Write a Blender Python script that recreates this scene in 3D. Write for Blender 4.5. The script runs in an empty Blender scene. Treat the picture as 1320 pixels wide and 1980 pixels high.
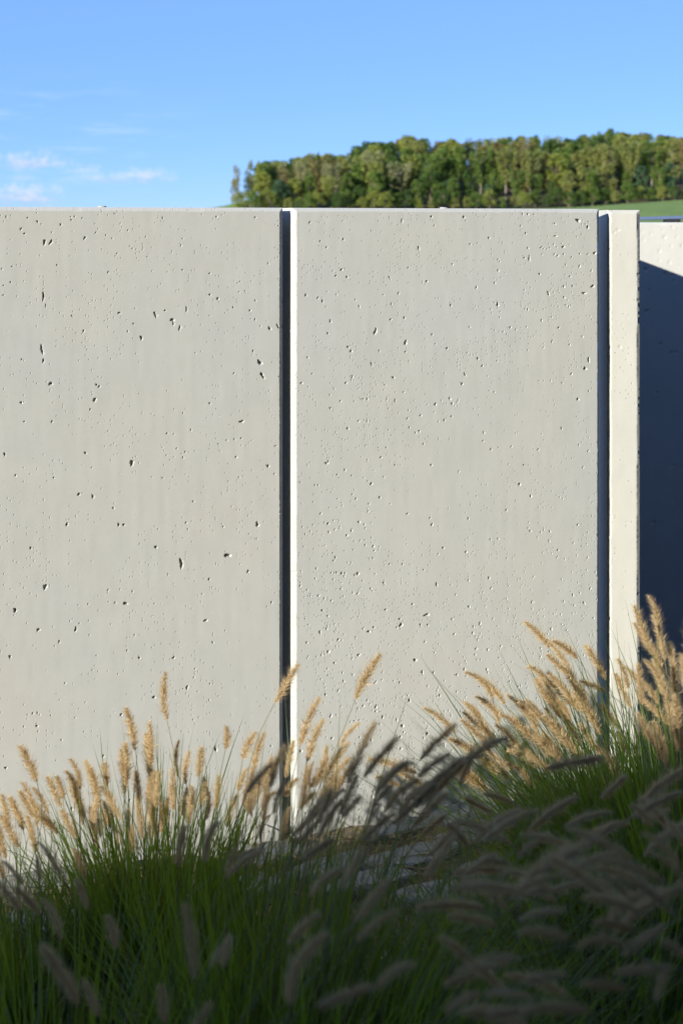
import bpy, math, random
import numpy as np
from mathutils import Vector, Matrix

R = math.radians
rng = random.Random(7)
nrg = np.random.RandomState(11)
S = bpy.context.scene
COL = S.collection

# ------------------------------------------------------------------ camera, sky, sun, exposure
FPX = 2750.0                       # focal length in pixels of the 1320 x 1980 photograph
EYE = 1.563
HORIZON = 430.0
cam_d = bpy.data.cameras.new('camera')
cam_d.lens = 50.0
cam_d.sensor_width = 36.0
cam_d.shift_y = -(990.0 - HORIZON) / 1980.0
cam_d.clip_start = 0.05
cam_d.clip_end = 9000.0
cam_d.dof.use_dof = True
cam_d.dof.focus_distance = 3.62
cam_d.dof.aperture_fstop = 5.8
cam = bpy.data.objects.new('camera', cam_d)
cam.location = (0, 0, EYE)
cam.rotation_euler = (R(90), 0, 0)
COL.objects.link(cam)
S.camera = cam

SUN_AZ = R(227.0)                  # direction towards the sun, measured from +X, counter-clockwise
SUN_EL = R(15.0)
to_sun = Vector((math.cos(SUN_AZ) * math.cos(SUN_EL), math.sin(SUN_AZ) * math.cos(SUN_EL), math.sin(SUN_EL)))
sun_d = bpy.data.lights.new('sun', 'SUN')
sun_d.energy = 5.0
sun_d.angle = R(0.53)
sun_d.color = (1.0, 0.96, 0.85)
sun = bpy.data.objects.new('sun', sun_d)
sun.rotation_euler = to_sun.to_track_quat('Z', 'Y').to_euler()
sun.location = to_sun * 30
COL.objects.link(sun)

S.view_settings.view_transform = 'Standard'
S.view_settings.look = 'None'
S.view_settings.gamma = 1.0
S.view_settings.use_curve_mapping = False
S.view_settings.exposure = 0.76

world = bpy.data.worlds.new('World')
S.world = world
world.use_nodes = True
wn = world.node_tree
wn.nodes.clear()


class G:
    """small helper to write shader node graphs"""
    def __init__(self, tree):
        self.t = tree

    def n(self, typ, **kw):
        nd = self.t.nodes.new(typ)
        for k, v in kw.items():
            setattr(nd, k, v)
        return nd

    def set(self, sock, v):
        if isinstance(v, bpy.types.NodeSocket):
            self.t.links.new(v, sock)
        elif v is not None:
            sock.default_value = v

    def math(self, op, a, b=None, c=None, clamp=False):
        nd = self.n('ShaderNodeMath', operation=op, use_clamp=clamp)
        self.set(nd.inputs[0], a)
        self.set(nd.inputs[1], b)
        self.set(nd.inputs[2], c)
        return nd.outputs[0]

    def smooth(self, v, a, b, lo=0.0, hi=1.0):
        nd = self.n('ShaderNodeMapRange', interpolation_type='SMOOTHSTEP')
        self.set(nd.inputs[0], v)
        for i, q in enumerate((a, b, lo, hi)):
            self.set(nd.inputs[i + 1], q)
        return nd.outputs[0]

    def noise(self, vec, scale, detail=4.0, rough=0.55):
        nd = self.n('ShaderNodeTexNoise')
        if vec is not None:
            self.set(nd.inputs['Vector'], vec)
        nd.inputs['Scale'].default_value = scale
        nd.inputs['Detail'].default_value = detail
        nd.inputs['Roughness'].default_value = rough
        return nd.outputs['Fac']

    def mix(self, f, a, b):
        nd = self.n('ShaderNodeMix', data_type='RGBA')
        self.set(nd.inputs[0], f)
        self.set(nd.inputs[6], a)
        self.set(nd.inputs[7], b)
        return nd.outputs[2]

    def scale_vec(self, vec, s):
        nd = self.n('ShaderNodeMapping')
        self.set(nd.inputs['Vector'], vec)
        nd.inputs['Scale'].default_value = s
        return nd.outputs[0]


def c4(r, g, b):
    return (r, g, b, 1.0)


def build_world():
    g = G(wn)
    out = g.n('ShaderNodeOutputWorld')
    bg = g.n('ShaderNodeBackground')
    bg.inputs['Strength'].default_value = 0.086
    sky = g.n('ShaderNodeTexSky', sky_type='NISHITA')
    sky.sun_disc = False
    sky.sun_elevation = SUN_EL
    # Nishita: rotation 0 looks towards +Y and grows clockwise
    sky.sun_rotation = math.pi / 2 - SUN_AZ
    sky.altitude = 4000
    sky.air_density = 0.92
    sky.dust_density = 0.0
    sky.ozone_density = 3.6
    tc = g.n('ShaderNodeTexCoord')
    sep = g.n('ShaderNodeSeparateXYZ')
    g.set(sep.inputs[0], tc.outputs['Generated'])
    az = g.math('ARCTAN2', sep.outputs[0], sep.outputs[1])      # 0 towards +Y, positive to the right
    el = g.math('ARCSINE', sep.outputs[2])
    comb = g.n('ShaderNodeCombineXYZ')
    g.set(comb.inputs[0], az)
    g.set(comb.inputs[1], g.math('MULTIPLY', el, 1.35))
    ang = comb.outputs[0]
    n1 = g.noise(ang, 105.0, 6.0, 0.6)
    n2 = g.noise(ang, 260.0, 4.0, 0.6)
    nz = g.math('ADD', g.math('MULTIPLY', n1, 0.72), g.math('MULTIPLY', n2, 0.28))
    # cumulus close to the horizon: azimuth, elevation, half width, half height, density
    cums = [(-0.216, 0.0405, 0.032, 0.0095, 0.9), (-0.219, 0.0165, 0.034, 0.0125, 1.0),
            (-0.178, 0.0360, 0.018, 0.0050, 0.6), (-0.137, 0.0315, 0.022, 0.0092, 0.85),
            (-0.158, 0.0295, 0.034, 0.0060, 0.5), (-0.222, 0.0300, 0.018, 0.0030, 0.35),
            (-0.30, 0.030, 0.05, 0.010, 0.8), (-0.42, 0.045, 0.07, 0.014, 0.8),
            (-0.60, 0.035, 0.09, 0.012, 0.7), (-0.85, 0.050, 0.12, 0.016, 0.8),
            (-1.20, 0.040, 0.14, 0.014, 0.7), (0.52, 0.050, 0.09, 0.014, 0.7), (0.95, 0.06, 0.13, 0.018, 0.7)]
    body = None
    light = None
    for (a0, e0, ra, re, d) in cums:
        da = g.math('DIVIDE', g.math('SUBTRACT', az, a0), ra)
        de = g.math('DIVIDE', g.math('SUBTRACT', el, e0), re)
        # flat base: what lies under the middle counts as farther away
        de2 = g.math('MULTIPLY', de, g.math('ADD', 1.0, g.math('MULTIPLY', g.math('LESS_THAN', de, 0.0), 0.8)))
        rr = g.math('SQRT', g.math('ADD', g.math('MULTIPLY', da, da), g.math('MULTIPLY', de2, de2)))
        v = g.math('ADD', g.math('SUBTRACT', 1.0, rr), g.math('MULTIPLY', g.math('SUBTRACT', nz, 0.5), 3.2))
        m = g.math('MULTIPLY', g.smooth(v, -0.1, 1.15), d)
        m = g.math('MULTIPLY', m, g.smooth(rr, 1.9, 0.9))
        body = m if body is None else g.math('MAXIMUM', body, m)
        lt = g.math('MULTIPLY', g.smooth(g.math('ADD', de, g.math('MULTIPLY', g.math('SUBTRACT', nz, 0.5), 3.0)), -0.7, 0.7), g.smooth(rr, 2.2, 1.2))
        light = lt if light is None else g.math('MAXIMUM', light, lt)
    # thin high wisps
    st = g.n('ShaderNodeMapping')
    g.set(st.inputs[0], ang)
    st.inputs['Rotation'].default_value = (0, 0, R(-14))
    st.inputs['Scale'].default_value = (14, 75, 1)
    wv = g.noise(st.outputs[0], 1.0, 5.0, 0.62)
    wisp = g.math('MULTIPLY', g.smooth(wv, 0.47, 0.80), 0.42)
    wisp = g.math('MULTIPLY', wisp, g.smooth(az, -0.07, -0.20))
    wisp = g.math('MULTIPLY', wisp, g.math('MULTIPLY', g.smooth(el, 0.015, 0.035), g.smooth(el, 0.115, 0.06)))
    # clear air scattering evens the sky out: part of the blue is the same in every direction
    even = g.mix(0.58, sky.outputs[0], c4(1.95, 3.95, 9.6))
    wcol = g.mix(wisp, even, c4(5.4, 6.2, 7.6))
    ccol = g.mix(light, c4(3.2, 4.2, 6.2), c4(4.9, 5.7, 6.8))
    fin = g.mix(body, wcol, ccol)
    g.set(bg.inputs['Color'], fin)
    g.set(out.inputs['Surface'], bg.outputs[0])


build_world()

# ------------------------------------------------------------------ helpers


def P(px, py, d):
    """a point of the place that the photograph shows at (px, py), d metres away"""
    return Vector(((px - 660.0) / FPX * d, d, EYE - (py - HORIZON) / FPX * d))


def mesh_np(name, verts, faces, mat=None, smooth=False):
    """verts (N,3); faces: (M,k) int array or a list of such arrays"""
    me = bpy.data.meshes.new(name)
    verts = np.asarray(verts, dtype=np.float32)
    fl = faces if isinstance(faces, list) else [faces]
    fl = [np.asarray(f, dtype=np.int32) for f in fl if len(f)]
    loops = np.concatenate([f.ravel() for f in fl])
    tot = np.concatenate([np.full(len(f), f.shape[1], dtype=np.int32) for f in fl])
    start = np.concatenate([[0], np.cumsum(tot)[:-1]]).astype(np.int32)
    me.vertices.add(len(verts))
    me.vertices.foreach_set('co', verts.ravel())
    me.loops.add(len(loops))
    me.loops.foreach_set('vertex_index', loops)
    me.polygons.add(len(tot))
    me.polygons.foreach_set('loop_start', start)
    me.polygons.foreach_set('loop_total', tot)
    me.polygons.foreach_set('use_smooth', np.full(len(tot), smooth, dtype=bool))
    me.update(calc_edges=True)
    if mat:
        me.materials.append(mat)
    return me


def link(name, me, parent=None, loc=None, **props):
    o = bpy.data.objects.new(name, me)
    COL.objects.link(o)
    if parent:
        o.parent = parent
    if loc is not None:
        o.location = loc
    for k, v in props.items():
        o[k] = v
    return o


def empty(name, loc, label, category, group=None, rz=0.0, kind='thing'):
    o = link(name, None, None, loc, label=label, category=category, kind=kind)
    o.rotation_euler = (0, 0, rz)
    o.empty_display_size = 0.1
    if group:
        o['group'] = group
    return o


class MB:
    """collects polygons"""
    def __init__(self):
        self.v = []
        self.f = []

    def quadbox(self, a, b):
        x0, y0, z0 = a
        x1, y1, z1 = b
        i = len(self.v)
        self.v += [(x0, y0, z0), (x1, y0, z0), (x1, y1, z0), (x0, y1, z0), (x0, y0, z1), (x1, y0, z1), (x1, y1, z1), (x0, y1, z1)]
        for q in ((0, 3, 2, 1), (4, 5, 6, 7), (0, 1, 5, 4), (1, 2, 6, 5), (2, 3, 7, 6), (3, 0, 4, 7)):
            self.f.append(tuple(i + k for k in q))

    def mesh(self, name, mat, smooth=False):
        me = bpy.data.meshes.new(name)
        me.from_pydata(self.v, [], self.f)
        me.update()
        me.materials.append(mat)
        if smooth:
            for p in me.polygons:
                p.use_smooth = True
        return me


def value_noise(x, y, seed):
    """smooth 2-D lattice noise in -1..1"""
    rs = np.random.RandomState(seed)
    tab = rs.uniform(-1, 1, (128, 128))
    xi = np.floor(x).astype(int)
    yi = np.floor(y).astype(int)
    fx = x - xi
    fy = y - yi
    fx = fx * fx * (3 - 2 * fx)
    fy = fy * fy * (3 - 2 * fy)
    a = tab[xi % 128, yi % 128]
    b = tab[(xi + 1) % 128, yi % 128]
    c = tab[xi % 128, (yi + 1) % 128]
    d = tab[(xi + 1) % 128, (yi + 1) % 128]
    return (a * (1 - fx) + b * fx) * (1 - fy) + (c * (1 - fx) + d * fx) * fy


# ------------------------------------------------------------------ materials


def new_mat(name):
    m = bpy.data.materials.new(name)
    m.use_nodes = True
    m.node_tree.nodes.clear()
    g = G(m.node_tree)
    out = g.n('ShaderNodeOutputMaterial')
    return m, g, out


def principled(g, out, color, rough=0.85, spec=0.25, normal=None):
    b = g.n('ShaderNodeBsdfPrincipled')
    g.set(b.inputs['Base Color'], color)
    g.set(b.inputs['Roughness'], rough)
    b.inputs['Specular IOR Level'].default_value = spec
    if normal is not None:
        g.set(b.inputs['Normal'], normal)
    g.set(out.inputs['Surface'], b.outputs[0])
    return b


def concrete(name, base, warm, seed, pits=0.5):
    m, g, out = new_mat(name)
    tc = g.n('ShaderNodeTexCoord')
    mp = g.n('ShaderNodeMapping')
    g.set(mp.inputs[0], tc.outputs['Object'])
    mp.inputs['Location'].default_value = (seed * 3.1, seed * 1.7, seed)
    v = mp.outputs[0]
    cloud = g.noise(v, 2.6, 5.0, 0.6)
    mott = g.noise(v, 14.0, 5.0, 0.65)
    streak = g.noise(g.scale_vec(v, (42, 42, 1.1)), 1.0, 4.0, 0.55)
    fine = g.noise(v, 420.0, 3.0, 0.7)
    col = g.mix(g.smooth(cloud, 0.32, 0.68), base, warm)
    k = g.math('ADD', 0.90, g.math('MULTIPLY', mott, 0.13))
    k = g.math('ADD', k, g.math('MULTIPLY', g.math('SUBTRACT', streak, 0.5), 0.035))
    k = g.math('ADD', k, g.math('MULTIPLY', g.math('SUBTRACT', fine, 0.5), 0.08))
    hs = g.n('ShaderNodeHueSaturation')
    g.set(hs.inputs['Color'], col)
    g.set(hs.inputs['Value'], k)
    # little air holes: relief only
    vor = g.n('ShaderNodeTexVoronoi', feature='F1')
    g.set(vor.inputs['Vector'], v)
    vor.inputs['Scale'].default_value = 130.0
    dens = g.smooth(g.noise(v, 4.2, 4.0, 0.65), 0.30, 0.72)
    sepc = g.n('ShaderNodeSeparateColor')
    g.set(sepc.inputs[0], vor.outputs['Color'])
    lim = g.math('SUBTRACT', g.math('MULTIPLY', dens, pits), sepc.outputs[0])
    on = g.smooth(lim, 0.0, 0.05)
    hole = g.math('MULTIPLY', g.smooth(vor.outputs['Distance'], 0.30, 0.14), on)
    h = g.math('ADD', g.math('MULTIPLY', hole, -1.0), g.math('MULTIPLY', fine, 0.06))
    h = g.math('ADD', h, g.math('MULTIPLY', g.noise(v, 90.0, 3.0, 0.6), 0.12))
    bp = g.n('ShaderNodeBump')
    bp.inputs['Strength'].default_value = 0.9
    bp.inputs['Distance'].default_value = 0.0012
    g.set(bp.inputs['Height'], h)
    principled(g, out, hs.outputs[0], 0.88, 0.22, bp.outputs[0])
    return m


M_PANEL1 = concrete('smooth_grey_concrete', c4(.478, .484, .470), c4(.490, .487, .455), 1.0, 0.36)
M_PANEL2 = concrete('pitted_grey_concrete', c4(.478, .486, .474), c4(.488, .488, .460), 2.3, 0.62)
M_WALL = concrete('pale_concrete', c4(.462, .460, .432), c4(.475, .468, .430), 4.1, 0.2)


def leafy(name, col_a, col_b, trans, rough=0.6, spec=0.2, scale=0.0, tcol=None):
    """leaf, blade and bristle material: reflecting and letting light through; differs from object to object"""
    m, g, out = new_mat(name)
    oi = g.n('ShaderNodeObjectInfo')
    geo = g.n('ShaderNodeNewGeometry')
    f = g.math('ADD', g.math('MULTIPLY', oi.outputs['Random'], 0.5), g.math('MULTIPLY', geo.outputs['Random Per Island'], 0.5))
    col = g.mix(f, c4(*col_a), c4(*col_b))
    b = g.n('ShaderNodeBsdfPrincipled')
    g.set(b.inputs['Base Color'], col)
    b.inputs['Roughness'].default_value = rough
    b.inputs['Specular IOR Level'].default_value = spec
    t = g.n('ShaderNodeBsdfTranslucent')
    if tcol:
        g.set(t.inputs['Color'], c4(*tcol))
    else:
        g.set(t.inputs['Color'], col)
    mx = g.n('ShaderNodeMixShader')
    mx.inputs[0].default_value = trans
    g.set(mx.inputs[1], b.outputs[0])
    g.set(mx.inputs[2], t.outputs[0])
    g.set(out.inputs['Surface'], mx.outputs[0])
    return m


def plain(name, col, rough=0.6, spec=0.3, metallic=0.0, nscale=30.0, namp=0.2):
    m, g, out = new_mat(name)
    tc = g.n('ShaderNodeTexCoord')
    n = g.noise(tc.outputs['Object'], nscale, 4.0, 0.6)
    hs = g.n('ShaderNodeHueSaturation')
    hs.inputs['Color'].default_value = c4(*col)
    g.set(hs.inputs['Value'], g.math('ADD', 1.0 - namp / 2, g.math('MULTIPLY', n, namp)))
    b = principled(g, out, hs.outputs[0], rough, spec)
    b.inputs['Metallic'].default_value = metallic
    return m


M_BLADE = leafy('grass_blade_green', (.010, .045, .007), (.062, .10, .014), 0.36, 0.42, 0.45, tcol=(.30, .46, .03))
M_STRAW = leafy('grass_blade_dry', (.42, .31, .15), (.27, .21, .085), 0.3)
M_STALK = leafy('flower_stalk_green', (.20, .24, .07), (.36, .32, .12), 0.3, 0.5, 0.3)
M_HEAD = leafy('seed_head_bristles', (.55, .43, .26), (.68, .55, .34), 0.42, 0.7, 0.15, tcol=(.76, .58, .29))


def ground_mat():
    m, g, out = new_mat('dry_soil_and_mulch')
    tc = g.n('ShaderNodeTexCoord')
    v = tc.outputs['Object']
    a = g.noise(v, 3.0, 6.0, 0.65)
    b = g.noise(v, 60.0, 5.0, 0.7)
    col = g.mix(g.smooth(a, .35, .65), c4(.19, .145, .095), c4(.29, .23, .155))
    col = g.mix(g.smooth(b, .45, .7), col, c4(.40, .31, .19))
    bp = g.n('ShaderNodeBump')
    bp.inputs['Strength'].default_value = 1.0
    bp.inputs['Distance'].default_value = 0.012
    g.set(bp.inputs['Height'], b)
    principled(g, out, col, 0.95, 0.1, bp.outputs[0])
    return m


def stone_mat():
    m, g, out = new_mat('flat_grey_stone')
    tc = g.n('ShaderNodeTexCoord')
    v = tc.outputs['Object']
    a = g.noise(v, 6.0, 6.0, 0.6)
    b = g.noise(v, 70.0, 5.0, 0.65)
    col = g.mix(a, c4(.20, .20, .185), c4(.31, .30, .27))
    col = g.mix(g.smooth(b, .56, .75), col, c4(.30, .28, .22))
    bp = g.n('ShaderNodeBump')
    bp.inputs['Strength'].default_value = 0.6
    bp.inputs['Distance'].default_value = 0.004
    g.set(bp.inputs['Height'], b)
    principled(g, out, col, 0.85, 0.25, bp.outputs[0])
    return m


def field_mat():
    m, g, out = new_mat('green_crop_field')
    tc = g.n('ShaderNodeTexCoord')
    v = tc.outputs['Object']
    a = g.noise(g.scale_vec(v, (.05, .012, .05)), 1.0, 4.0, 0.6)
    b = g.noise(g.scale_vec(v, (.55, .09, .5)), 1.0, 5.0, 0.7)
    col = g.mix(g.smooth(a, .35, .65), c4(.15, .215, .045), c4(.195, .26, .058))
    col = g.mix(g.smooth(b, .4, .75), col, c4(.27, .335, .085))
    bp = g.n('ShaderNodeBump')
    bp.inputs['Strength'].default_value = 0.9
    bp.inputs['Distance'].default_value = 0.6
    g.set(bp.inputs['Height'], b)
    principled(g, out, col, 0.9, 0.1, bp.outputs[0])
    return m


M_GROUND, M_STONE, M_FIELD = ground_mat(), stone_mat(), field_mat()
M_RAIL = plain('blue_grey_painted_steel', (.10, .14, .24), 0.4, 0.5, 0.0)
M_DARK = plain('dark_rubber_block', (.02, .02, .024), 0.6, 0.3)
M_BOUNCE_CUT = plain('bounce_cut_dark', (.045, .045, .047), 0.9, 0.2, 0.0, 60.0, 0.4)
M_FLOOR = plain('forest_leaf_litter', (.075, .065, .035), 0.95, 0.1, 0.0, 0.4, 0.5)
M_CAP = plain('grey_anchor_cap', (.36, .36, .35), 0.7, 0.3)
M_RENDER = plain('grey_render', (.07, .072, .075), 0.9, 0.2, 0.0, 3.0, 0.15)
M_ROOF = plain('dark_roof_edge', (.06, .06, .065), 0.6, 0.3)
M_GLASS = plain('dark_window_glass', (.02, .025, .03), 0.08, 0.6)
M_PALE_BARK = plain('pale_tree_bark', (.25, .22, .16), 0.95, 0.1, 0.0, 4.0, 0.4)
M_BARK = plain('tree_bark', (.16, .13, .10), 0.95, 0.1, 0.0, 4.0, 0.4)

# ------------------------------------------------------------------ terrain


def lerp_list(x, pts):
    return np.interp(x, [p[0] for p in pts], [p[1] for p in pts])


FOOT = [(-3, 0.5), (-0.30, 1.0), (-0.12, 4.0), (-0.078, 6.2), (0.05, 6.9), (0.14, 7.6), (0.171, 8.4), (0.24, 11.3), (0.34, 15.0), (0.8, 16.0), (3, 8)]
RISE = [(-0.16, 0.0), (-0.085, 4.0), (-0.02, 13.0), (0.02, 19.0), (0.1, 24.0), (0.2, 26.0), (0.5, 26.0), (0.9, 6), (3, 0)]


def terrain_z(x, y):
    x = np.asarray(x, dtype=float)
    y = np.asarray(y, dtype=float)
    d = np.maximum(y, 1.0)
    a = x / d
    f = lerp_list(a, FOOT)
    r = lerp_list(a, RISE)
    t = np.clip((y - 25.0) / 575.0, 0, 1)
    t2 = np.clip((y - 600.0) / 125.0, 0, 1)
    far = np.clip((y - 760.0) / 500.0, 0, 1)
    far = far * far * (3 - 2 * far)
    z = f * t + r * t2
    z = z * (1 - far) - 6.0 * far
    return z - 0.12 - 1.5 * np.clip((70.0 - y) / 40.0, 0, 1)


ys = np.concatenate([np.linspace(-900, -20, 12), np.linspace(-12, 26, 8), np.linspace(30, 74, 6), np.linspace(88, 600, 36), np.linspace(612, 780, 15), np.linspace(820, 1300, 10), np.linspace(1600, 6000, 8)])
xs = np.concatenate([np.linspace(-4000, -500, 12), np.linspace(-420, -120, 16), np.linspace(-110, 260, 75), np.linspace(275, 700, 20), np.linspace(900, 4000, 8)])
gx, gy = np.meshgrid(xs, ys)
gz = terrain_z(gx, gy)
nxv, nyv = len(xs), len(ys)
ii = (np.arange(nyv - 1)[:, None] * nxv + np.arange(nxv - 1)[None, :]).ravel()
quads = np.stack([ii, ii + 1, ii + nxv + 1, ii + nxv], 1)
link('field', mesh_np('field', np.stack([gx.ravel(), gy.ravel(), gz.ravel()], 1), quads, M_FIELD, True), kind='structure')

WING_Y = 3.935
wx0 = (1174.0 - 660) / FPX * WING_Y
wx1 = (1238.0 - 660) / FPX * WING_Y
WING_H = EYE + (HORIZON - 406.0) / FPX * WING_Y
BACK_Y = 5.95
# leaf litter under the wood
xs = np.linspace(-40, 190, 90)
ys = np.linspace(594, 752, 34)
gx, gy = np.meshgrid(xs, ys)
gx = gx * gy / 600.0
gy = gy + 5 * value_noise(gx * .05 + 50, gx * 0 + 3, 8) * np.clip((640 - gy) / 40, 0, 1)
ii = (np.arange(33)[:, None] * 90 + np.arange(89)[None, :]).ravel()
link('forest_floor', mesh_np('forest_floor', np.stack([gx.ravel(), gy.ravel(), terrain_z(gx, gy).ravel() + .18], 1), np.stack([ii, ii + 1, ii + 91, ii + 90], 1), M_FLOOR, True), kind='structure')

# the planted bed in front of and around the wall
xs = np.unique(np.concatenate([np.linspace(-26, 12, 420), [wx0 + .03, wx1 - .03]]))
ys = np.concatenate([np.linspace(-12, 0.5, 40), np.linspace(0.6, 4.6, 140), np.linspace(4.7, 12, 40), [4.215, 4.225]])
ys = np.unique(ys)
gx, gy = np.meshgrid(xs, ys)
gz = 0.018 * value_noise(gx * 2.3 + 40, gy * 2.3 + 40, 3) + 0.01 * value_noise(gx * 9 + 60, gy * 9 + 60, 4)
gz = np.where((gx + .045 * (gy - WING_Y) > wx0 + .05) & (gy > 4.22) & (gy < BACK_Y + .07), gz - 0.95, gz)      # the lower yard between the side wall and the back wall
edge = np.minimum(np.minimum(gx + 26, 12 - gx), np.minimum(gy + 12, 12 - gy))
gz = np.where(edge < 0.05, -1.8, gz)
nxv, nyv = len(xs), len(ys)
ii = (np.arange(nyv - 1)[:, None] * nxv + np.arange(nxv - 1)[None, :]).ravel()
quads = np.stack([ii, ii + 1, ii + nxv + 1, ii + nxv], 1)
link('ground', mesh_np('ground', np.stack([gx.ravel(), gy.ravel(), gz.ravel()], 1), quads, M_GROUND, True), kind='structure')

# dark slab added in the lower yard to cut warm bounce on the back wall
mb = MB()
mb.quadbox((wx1 - .02, 4.26, -1.2), (11.9, BACK_Y - .004, -0.915))
link('added_yard_slab', mb.mesh('added_yard_slab', M_BOUNCE_CUT), kind='structure')

# ------------------------------------------------------------------ concrete wall
TAN_T = 0.355
THETA = math.atan(TAN_T)
Y0 = 3.645
WALL_H = 1.60
WALL_T = 0.14
DIR = Vector((math.cos(THETA), math.sin(THETA), 0))
ORG = Vector((0, Y0, 0))


def along(px):
    """metres along the wall from the point straight ahead of the camera, for a photograph column"""
    u = (px - 660.0) / FPX
    y = Y0 / (1 - u * TAN_T)
    return u * y / math.cos(THETA)


def wall_xz(px, py):
    u = (px - 660.0) / FPX
    y = Y0 / (1 - u * TAN_T)
    return u * y / math.cos(THETA), EYE - (py - HORIZON) / FPX * y


def pit_field(X, Z, pits, xs, zs, seed):
    """depth of the front face below its plane; pits: (x, z, half width, half height, angle, depth)"""
    D = np.zeros_like(X)
    rs = np.random.RandomState(seed)
    for (px, pz, a, b, ang, dep) in pits:
        r = max(a, b) * 1.5
        i0, i1 = np.searchsorted(xs, (px - r, px + r))
        j0, j1 = np.searchsorted(zs, (pz - r, pz + r))
        ph = rs.uniform(0, 6.28, 3)
        if i1 <= i0 or j1 <= j0:
            continue
        x = X[j0:j1, i0:i1] - px
        z = Z[j0:j1, i0:i1] - pz
        ca, sa = math.cos(ang), math.sin(ang)
        u = (x * ca + z * sa) / a
        w = (-x * sa + z * ca) / b
        rho = np.sqrt(u * u + w * w) + 1e-6
        phi = np.arctan2(w, u)
        rho = rho / (1 + 0.22 * np.sin(2 * phi + ph[0]) + 0.16 * np.sin(3 * phi + ph[1]) + 0.08 * np.sin(5 * phi + ph[2]))
        s = np.clip((1.06 - rho) / 0.36, 0, 1)
        s = s * s * (3 - 2 * s)
        D[j0:j1, i0:i1] = np.maximum(D[j0:j1, i0:i1], dep * s)
    return D


def slab_mesh(name, W, H, T, xs_in, zs_in, depth, mat, c=0.009, seed=0, jag=0.0006, chips=()):
    """a cast slab: front face at y=0 as a grid (with its pits), bevelled edges, sides, top and back. xs_in, zs_in are grid lines."""
    nx, nz = len(xs_in), len(zs_in)
    X, Z = np.meshgrid(xs_in, zs_in)
    Y = depth.copy()
    rs = np.random.RandomState(seed)
    # slightly ragged arris
    for sl in ((slice(None), 0), (slice(None), -1)):
        n = nz
        j = np.abs(rs.normal(0, jag, n))
        j = j + 0.0012 * np.clip(value_noise(np.arange(n) * 0.05, np.zeros(n) + sl[1], seed + 5), 0, 1)
        for (cz, ch, cd, side) in chips:
            if side == sl[1]:
                j = np.maximum(j, cd * np.clip(1.25 - np.abs(Z[sl] - cz) / ch, 0, 1))
        Y[sl] += j
        X[sl] += j * (0.8 if sl[1] == 0 else -0.8)
    jt = np.abs(rs.normal(0, jag * .25, nx)) + .0008 * np.clip(value_noise(np.arange(nx) * .06, np.zeros(nx), seed + 9) - .3, 0, 1)
    Y[-1, :] += jt
    Z[-1, :] -= jt
    front = np.stack([X.ravel(), Y.ravel(), Z.ravel()], 1)
    V = [front]
    ii = (np.arange(nz - 1)[:, None] * nx + np.arange(nx - 1)[None, :]).ravel()
    F = [np.stack([ii, ii + 1, ii + nx + 1, ii + nx], 1)]
    # border loop: bottom (left to right), right (up), top (right to left), left (down)
    bl = np.concatenate([np.arange(nx), nx * np.arange(1, nz) + nx - 1, (nz - 1) * nx + np.arange(nx - 2, -1, -1), nx * np.arange(nz - 2, 0, -1)])
    bx, bz = X.ravel()[bl], Z.ravel()[bl]
    n = len(bl)
    isl = np.isclose(bx, xs_in[0], atol=0.006)
    isr = np.isclose(bx, xs_in[-1], atol=0.006)
    ist = np.isclose(bz, zs_in[-1], atol=0.004)
    ox = np.where(isl, 0.0, np.where(isr, W, bx))
    oz = np.where(ist, H, np.where(np.isclose(bz, zs_in[0]), zs_in[0], bz))
    off = nx * nz
    wob = np.abs(rs.normal(0, jag * 0.7, n))
    for (cz, ch, cd, side) in chips:
        hit = (isl if side == 0 else isr)
        k = np.where(hit, cd * np.clip(1.25 - np.abs(bz - cz) / ch, 0, 1), 0)
        wob = np.maximum(wob, k)
    ringsx = [ox, ox, ox + np.where(isl, c, np.where(isr, -c, 0))]
    ringsy = [np.full(n, c) + wob * 0.6, np.full(n, T - c), np.full(n, T)]
    ringsz = [oz, oz, oz - np.where(ist, c, 0)]
    k = np.arange(n)
    k1 = (k + 1) % n
    prev = bl
    prev1 = bl[k1]
    for rx, ry, rz in zip(ringsx, ringsy, ringsz):
        V.append(np.stack([rx, ry, rz], 1))
        cur = off + k
        cur1 = off + k1
        F.append(np.stack([prev1, prev, cur, cur1], 1))
        prev, prev1 = cur, cur1
        off += n
    V = np.concatenate(V)
    me = mesh_np(name, V, F, mat, True)
    return me, (prev, V)


def join_meshes(a, verts, faces):
    """append a few polygons to mesh a (rebuild through bmesh)"""
    import bmesh
    bm = bmesh.new()
    bm.from_mesh(a)
    vs = [bm.verts.new(v) for v in verts]
    for f in faces:
        fc = bm.faces.new([vs[i] for i in f])
        fc.smooth = False
    bm.to_mesh(a)
    bm.free()
    a.set_sharp_from_angle(angle=R(37))


def px_pits(lst, x_off, y_off, sc, grow=1.0):
    """pits read off an enlarged piece of the photograph: (x, y, w, h, tilt)"""
    out = []
    for q in lst:
        cx, cy = q[0], q[1]
        w = q[2]
        h = q[3] if len(q) > 3 else w
        t = q[4] if len(q) > 4 else 0.0
        a, z = wall_xz(x_off + cx / sc, y_off + cy / sc)
        mpp = 3.6 / FPX / sc
        hw, hh = max(.0015, w * mpp * 0.52 * grow), max(.0015, h * mpp * 0.52 * grow)
        out.append((a, z, hw, hh, R(t), min(0.010, 0.003 + 1.25 * min(hw, hh))))
    return out


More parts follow.
